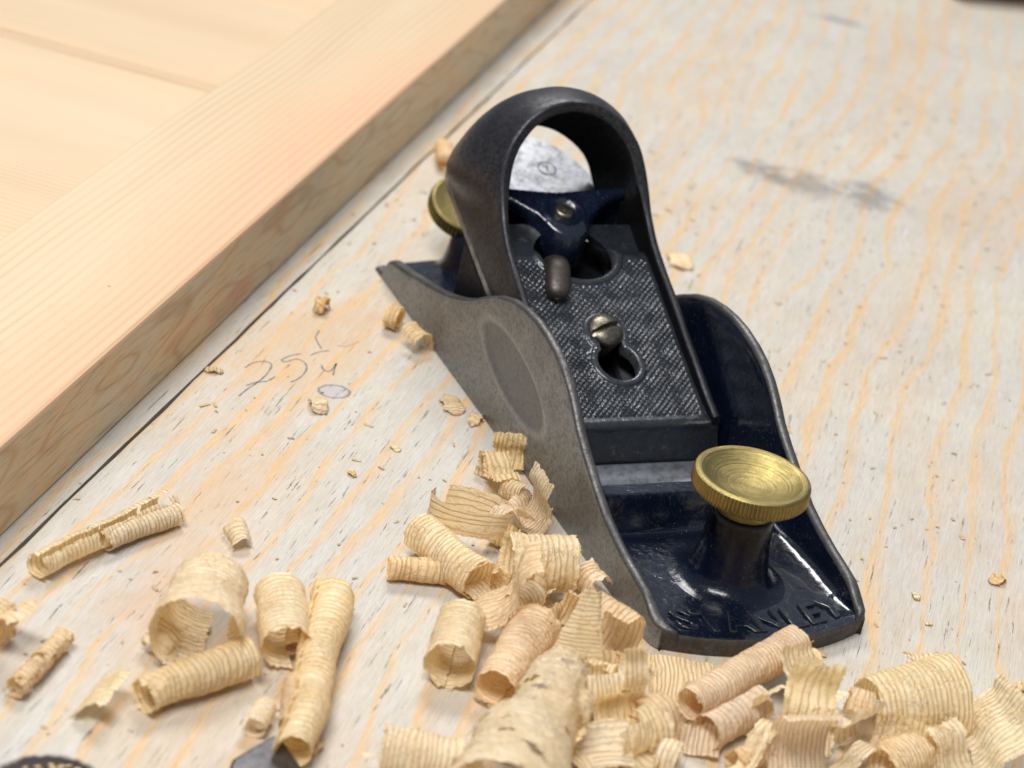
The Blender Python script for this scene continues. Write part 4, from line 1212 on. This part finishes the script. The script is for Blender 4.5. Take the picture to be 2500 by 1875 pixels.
# --- filling pieces deeper in the heap
for k, (n_, x_, y_, z_, dx, dy, sg_, mt, lb) in enumerate([
    (10, 1250, 760, 3.0, 9, -4, roll(2.6, .9), 1, 'tiny shaded roll in the dark pocket behind the fin'),
    (10, 1480, 850, 3.2, 8, 6, [(8, 4), (5, -4)], 1, 'small golden twist beside the pocket left of the toe sheet'),
    (10, 1350, 1120, 3.0, 10, 3, [(12, 5)], 1, 'hidden cupped shaving under the striped half curl'),
    (10, 1560, 1080, 3.6, 9, -2, [(6, 4), (6, -4), (5, 3)], 0, 'wrinkled pale bit between the translucent crumple and the frilly curl'),
    (10, 1680, 1370, 2.6, 9, -5, roll(3.0, 1.0), 1, 'short roll half buried below the frilly curl'),
    (10, 1480, 1560, 2.4, 10, 3, [(14, 7)], 0, 'ragged plate between the hanging band and the domed curl'),
    (10, 1620, 1640, 3.0, 8, 4, [(6, 3), (6, -3)], 0, 'small crinkle at the photo bottom beside the domed curl'),
    (10, 1180, 1640, 3.2, 9, 2, [(6, 3), (7, -4), (5, 3)], 0, 'pale crinkled cluster at the photo bottom left of the hanging band'),
    (10, 2060, 1420, 2.0, 11, -6, [(9, 6)], 2, 'brownish flake in the shade below the perforated roll'),
    (6, 560, 1110, 2.2, 9, 3, roll(2.6, .9), 2, 'dark orange roll under the fringed shaving'),
    (6, 1180, 980, 3.6, 10, 3, [(9, 5), (6, -4)], 0, 'soft folded sheet between the dome and the large half pipe'),
    (6, 1030, 800, 3.4, 8, 5, [(8, 4)], 0, 'thin cupped flake right of the pleated shaving'),
    (6, 1480, 1130, 2.4, 12, 3, [(9, 5), (5, 3)], 1, 'golden strip under the torn sheet at the photo bottom'),
    (6, 1760, 1100, 2.6, 10, 3, [(7, 4), (6, -5)], 0, 'pale curl at the photo bottom left of the zigzag strip'),
    (5, 1050, 830, 2.6, 9, 6, roll(2.8, .9), 1, 'shaded little roll below the fat barrel'),
    (5, 1130, 960, 2.6, 9, 7, [(9, 5)], 2, 'brown flake in the shadow left of the plane foot'),
    (5, 700, 730, 2.0, 8, 4, [(5, 2.4), (5, -3)], 0, 'frayed bit in the mouth of the thick open tube'),
    (5, 940, 330, 1.6, 9, 9, [(8, 4), (4, -3)], 2, 'shaded fold lying along the plane foot above the fat barrel'),
    (5, 830, 60, 1.8, 8, -5, [(7, 3), (4, -3)], 1, 'topmost sliver of the clump, half hidden by the plane side')]):
    P0_ = g(n_, x_, y_, z_)
    shaving(P0_ - np.array([dx, dy, 0]) * .5, P0_ + np.array([dx, dy, 1.5]) * .5, sg_, 40 + 37 * k, 1.05, 1.0, 120 + k, (1.6, 1.8), 1.3, .07, .32, .7, mt, label=lb)

# small chips
def chip(P, r, seed, label, mat=0, flat=.35, cat='wood chip', group='small wood chips on the bench'):
    random.seed(seed)
    nx, ny = 12, 9; V = []; UV = []
    a0 = random.uniform(0, 6.28)
    for i in range(nx):
        for j in range(ny):
            u, v = i / (nx - 1) * 2 - 1, j / (ny - 1) * 2 - 1
            k = 1 - .35 * v * v + .25 * n2(v * 2, seed, 0)
            x = u * r * k * (1 + .3 * n2(v * 2, 3, seed)); y = v * r * .55 * (1 + .3 * n2(u * 2, 7, seed))
            z = flat * r * (1 - u * u * .9 + .8 * n2(u * 1.6, v * 1.6, seed + 5))
            ca, sa = math.cos(a0), math.sin(a0)
            V.append((P[0] + x * ca - y * sa, P[1] + x * sa + y * ca, z)); UV.append((x, y))
    V = np.array(V); V[:, 2] += .1 - V[:, 2].min()
    o = mesh_obj('wood_chip', V, grid_faces(nx, ny), SHV[mat], None, uv=UV)
    so = o.modifiers.new('thickness', 'SOLIDIFY'); so.thickness = .2 * S; so.offset = 0
    return tag(o, label, cat, group)
chip(g(7, 1238, 1200), 3.0, 1, 'yellow chip above the pencilled fraction, nearest the board', 1, .8)
chip(g(7, 825, 1435), 2.2, 2, 'tiny chip beside the bench seam, left of the pencilled figure', 1, .4)
chip(g(7, 1225, 1575), 3.4, 3, 'pale chip just below the small grey knot', 0, .5)
chip(g(8, 262, 1062), 6.0, 24, 'flat yellow flake on the bench behind the right side of the plane', 0, .16)
chip(g(2, 560, 1225), 4.4, 4, 'ragged tan chip halfway along the plane side', 1, .2)
chip(g(2, 720, 1330), 2.6, 5, 'little tan chip tucked at the plane foot beside the ragged one', 1, .45)
chip(g(2, 180, 1510), 1.6, 6, 'tiny rectangular flake on bare bench left of the plane', 0, .2)
chip(g(5, 20, 130), 1.2, 7, 'speck sized flake above the thick open tube', 1, .4)
chip(g(6, 1560, 145), 1.4, 8, 'pale crumb on the bench right of the toe corner', 0, .4)
chip(g(6, 1640, 310), .8, 9, 'minute white crumb between the toe corner and the large half pipe', 0, .4)
chip(g(6, 2050, 50), 2.6, 10, 'thin bent splinter near the right edge of the photo', 1, .35)
chip(g(6, 2210, 700), 2.4, 11, 'brown chip cut off by the right edge of the photo', 2, .5)
chip(g(6, 2190, 1020), 1.8, 12, 'little yellow crumb beside the zigzag strip', 0, .6)
chip(g(4, 1770, 1380), 1.8, 13, 'yellow crumb right of the longest roll near the photo bottom', 1, .6) if False else None
chip(g(4, 1765, 1570), 1.6, 14, 'yellow crumb right of the longest roll at the photo bottom', 1, .7)
chip(g(6, 1000, 500), .9, 15, 'speck in the shadow right of the leaning roll', 1, .4)

# sawdust: countless
random.seed(5); V = []; F = []
for k in range(700):
    x = random.uniform(-160, 230); y = random.uniform(-45, 300)
    r = random.uniform(.12, .42) * (1.6 if random.random() < .1 else 1); a = random.uniform(0, 3.14)
    p = np.array([x, y])
    if float(np.dot(p - c0, [-cn[0], -cn[1]])) > 3: continue
    if abs(x) < 29 and -4 < y < 187: continue
    l = r * random.uniform(1, 3.4); b = len(V)
    c_, s_ = math.cos(a), math.sin(a)
    for dx, dy in ((-l, -r), (l, -r * .6), (l * .8, r), (-l * .9, r * .8)):
        V.append((x + dx * c_ - dy * s_, y + dx * s_ + dy * c_, random.uniform(.1, .35)))
    V.append((x, y, .02))
    F += [(b, b + 1, b + 2, b + 3), (b, b + 4, b + 1), (b + 1, b + 4, b + 2), (b + 2, b + 4, b + 3), (b + 3, b + 4, b)]
for k in range(46):
    x = random.uniform(-157, -144); y = random.uniform(-20, -11.6); r = random.uniform(.25, .8); a = random.uniform(0, 3.14); b = len(V)
    if math.hypot((x + 150.5) / 6.0, (y + 17.8) / 4.6) > 1: continue
    for q in range(4):
        V.append((x + r * math.cos(a + q * 1.57) * (1 + (q % 2)), y + r * math.sin(a + q * 1.57), random.uniform(.1, .5)))
    V.append((x, y, .02)); F += [(b, b + 1, b + 2, b + 3), (b, b + 4, b + 1), (b + 1, b + 4, b + 2), (b + 2, b + 4, b + 3), (b + 3, b + 4, b)]
tag(mesh_obj('sawdust', V, F, mat_plain('dust_wood', (.55, .40, .22), .8), None, smooth=False), 'fine sawdust sprinkled over the bench', 'sawdust', None, 'stuff')

# ------------------------------------------------------------------ pencilled figure 25 1/4
def stroke(pts, w):
    P = np.array([g(7, x, y, .03) for x, y in pts]); P = cr_resample(P, 6 * len(pts))
    V = []
    for i in range(len(P)):
        a = P[min(i + 1, len(P) - 1)] - P[max(i - 1, 0)]; a /= np.linalg.norm(a); nn_ = np.array([-a[1], a[0], 0])
        ww = w * (.7 + .5 * mn.noise(Vector((i * .4, pts[0][0], 0))))
        V += [P[i] + nn_ * ww, P[i] - nn_ * ww]
    return V, grid_faces(len(P), 2)
strokes = [[(945, 1418), (975, 1400), (1015, 1394), (1047, 1405), (1035, 1435), (1000, 1470), (955, 1500), (922, 1527)],
           [(950, 1487), (990, 1474), (1030, 1470), (1062, 1452)],
           [(1085, 1388), (1120, 1372), (1160, 1364)], [(1085, 1388), (1100, 1396), (1145, 1385), (1178, 1402), (1180, 1430), (1152, 1460), (1120, 1474)],
           [(1232, 1275), (1218, 1300), (1228, 1325), (1240, 1345)], [(1198, 1370), (1230, 1358), (1270, 1352)],
           [(1300, 1332), (1335, 1336), (1385, 1318)],
           [(1240, 1408), (1250, 1428), (1275, 1430), (1298, 1402)], [(1298, 1402), (1290, 1425), (1286, 1448)]]
V = []; F = []
for k, s in enumerate(strokes):
    v, f = stroke(s, .30 if k not in (6,) else .14)
    b = len(V); V += v; F += [tuple(i + b for i in q) for q in f]
tag(mesh_obj('pencil_writing', V, F, M_pencil, None, smooth=False), 'pencilled measurement 25 1/4 written on the bench left of the plane', 'pencil writing')

# ------------------------------------------------------------------ dark steel blade at the bottom, brown board far right
q = [g(4, 1290, 1659, 0), g(4, 1530, 1520, 0), g(4, 1575, 1560, 0), g(4, 1560, 1659, 0)]
q = [np.array(p) for p in q]
dn = np.array([-.35, -.94, 0])
poly = [tuple((q[0])[:2]), tuple(q[1][:2]), tuple(q[2][:2]), tuple((q[2] + np.array([10, -60, 0]))[:2]), tuple((q[0] + np.array([-30, -60, 0]))[:2])]
o = slab('steel_blade', poly, .05, 2.2, M_dark)
bevel(o, .6)
tag(o, 'dark steel blade corner poking in at the photo bottom beside the longest roll', 'blade')
cc = g(0, 2350, 0, 0)
e = np.array([G(0, 2340, 0, 0), G(0, 2500, 14, 0)]); dd_ = e[1] - e[0]; dd_ /= np.linalg.norm(dd_); nn2 = np.array([-dd_[1], dd_[0], 0])
if nn2[1] < 0: nn2 = -nn2
a_ = e[0] - dd_ * 2; poly = [tuple(a_[:2]), tuple((e[1] + dd_ * 160)[:2]), tuple((e[1] + dd_ * 160 + nn2 * 60)[:2]), tuple((a_ + nn2 * 60)[:2])]
o = slab('wood_block', poly, .05, 18, M_brown)
bevel(o, 1)
tag(o, 'dark brown block of wood, blurred at the far right corner of the bench', 'wood block')
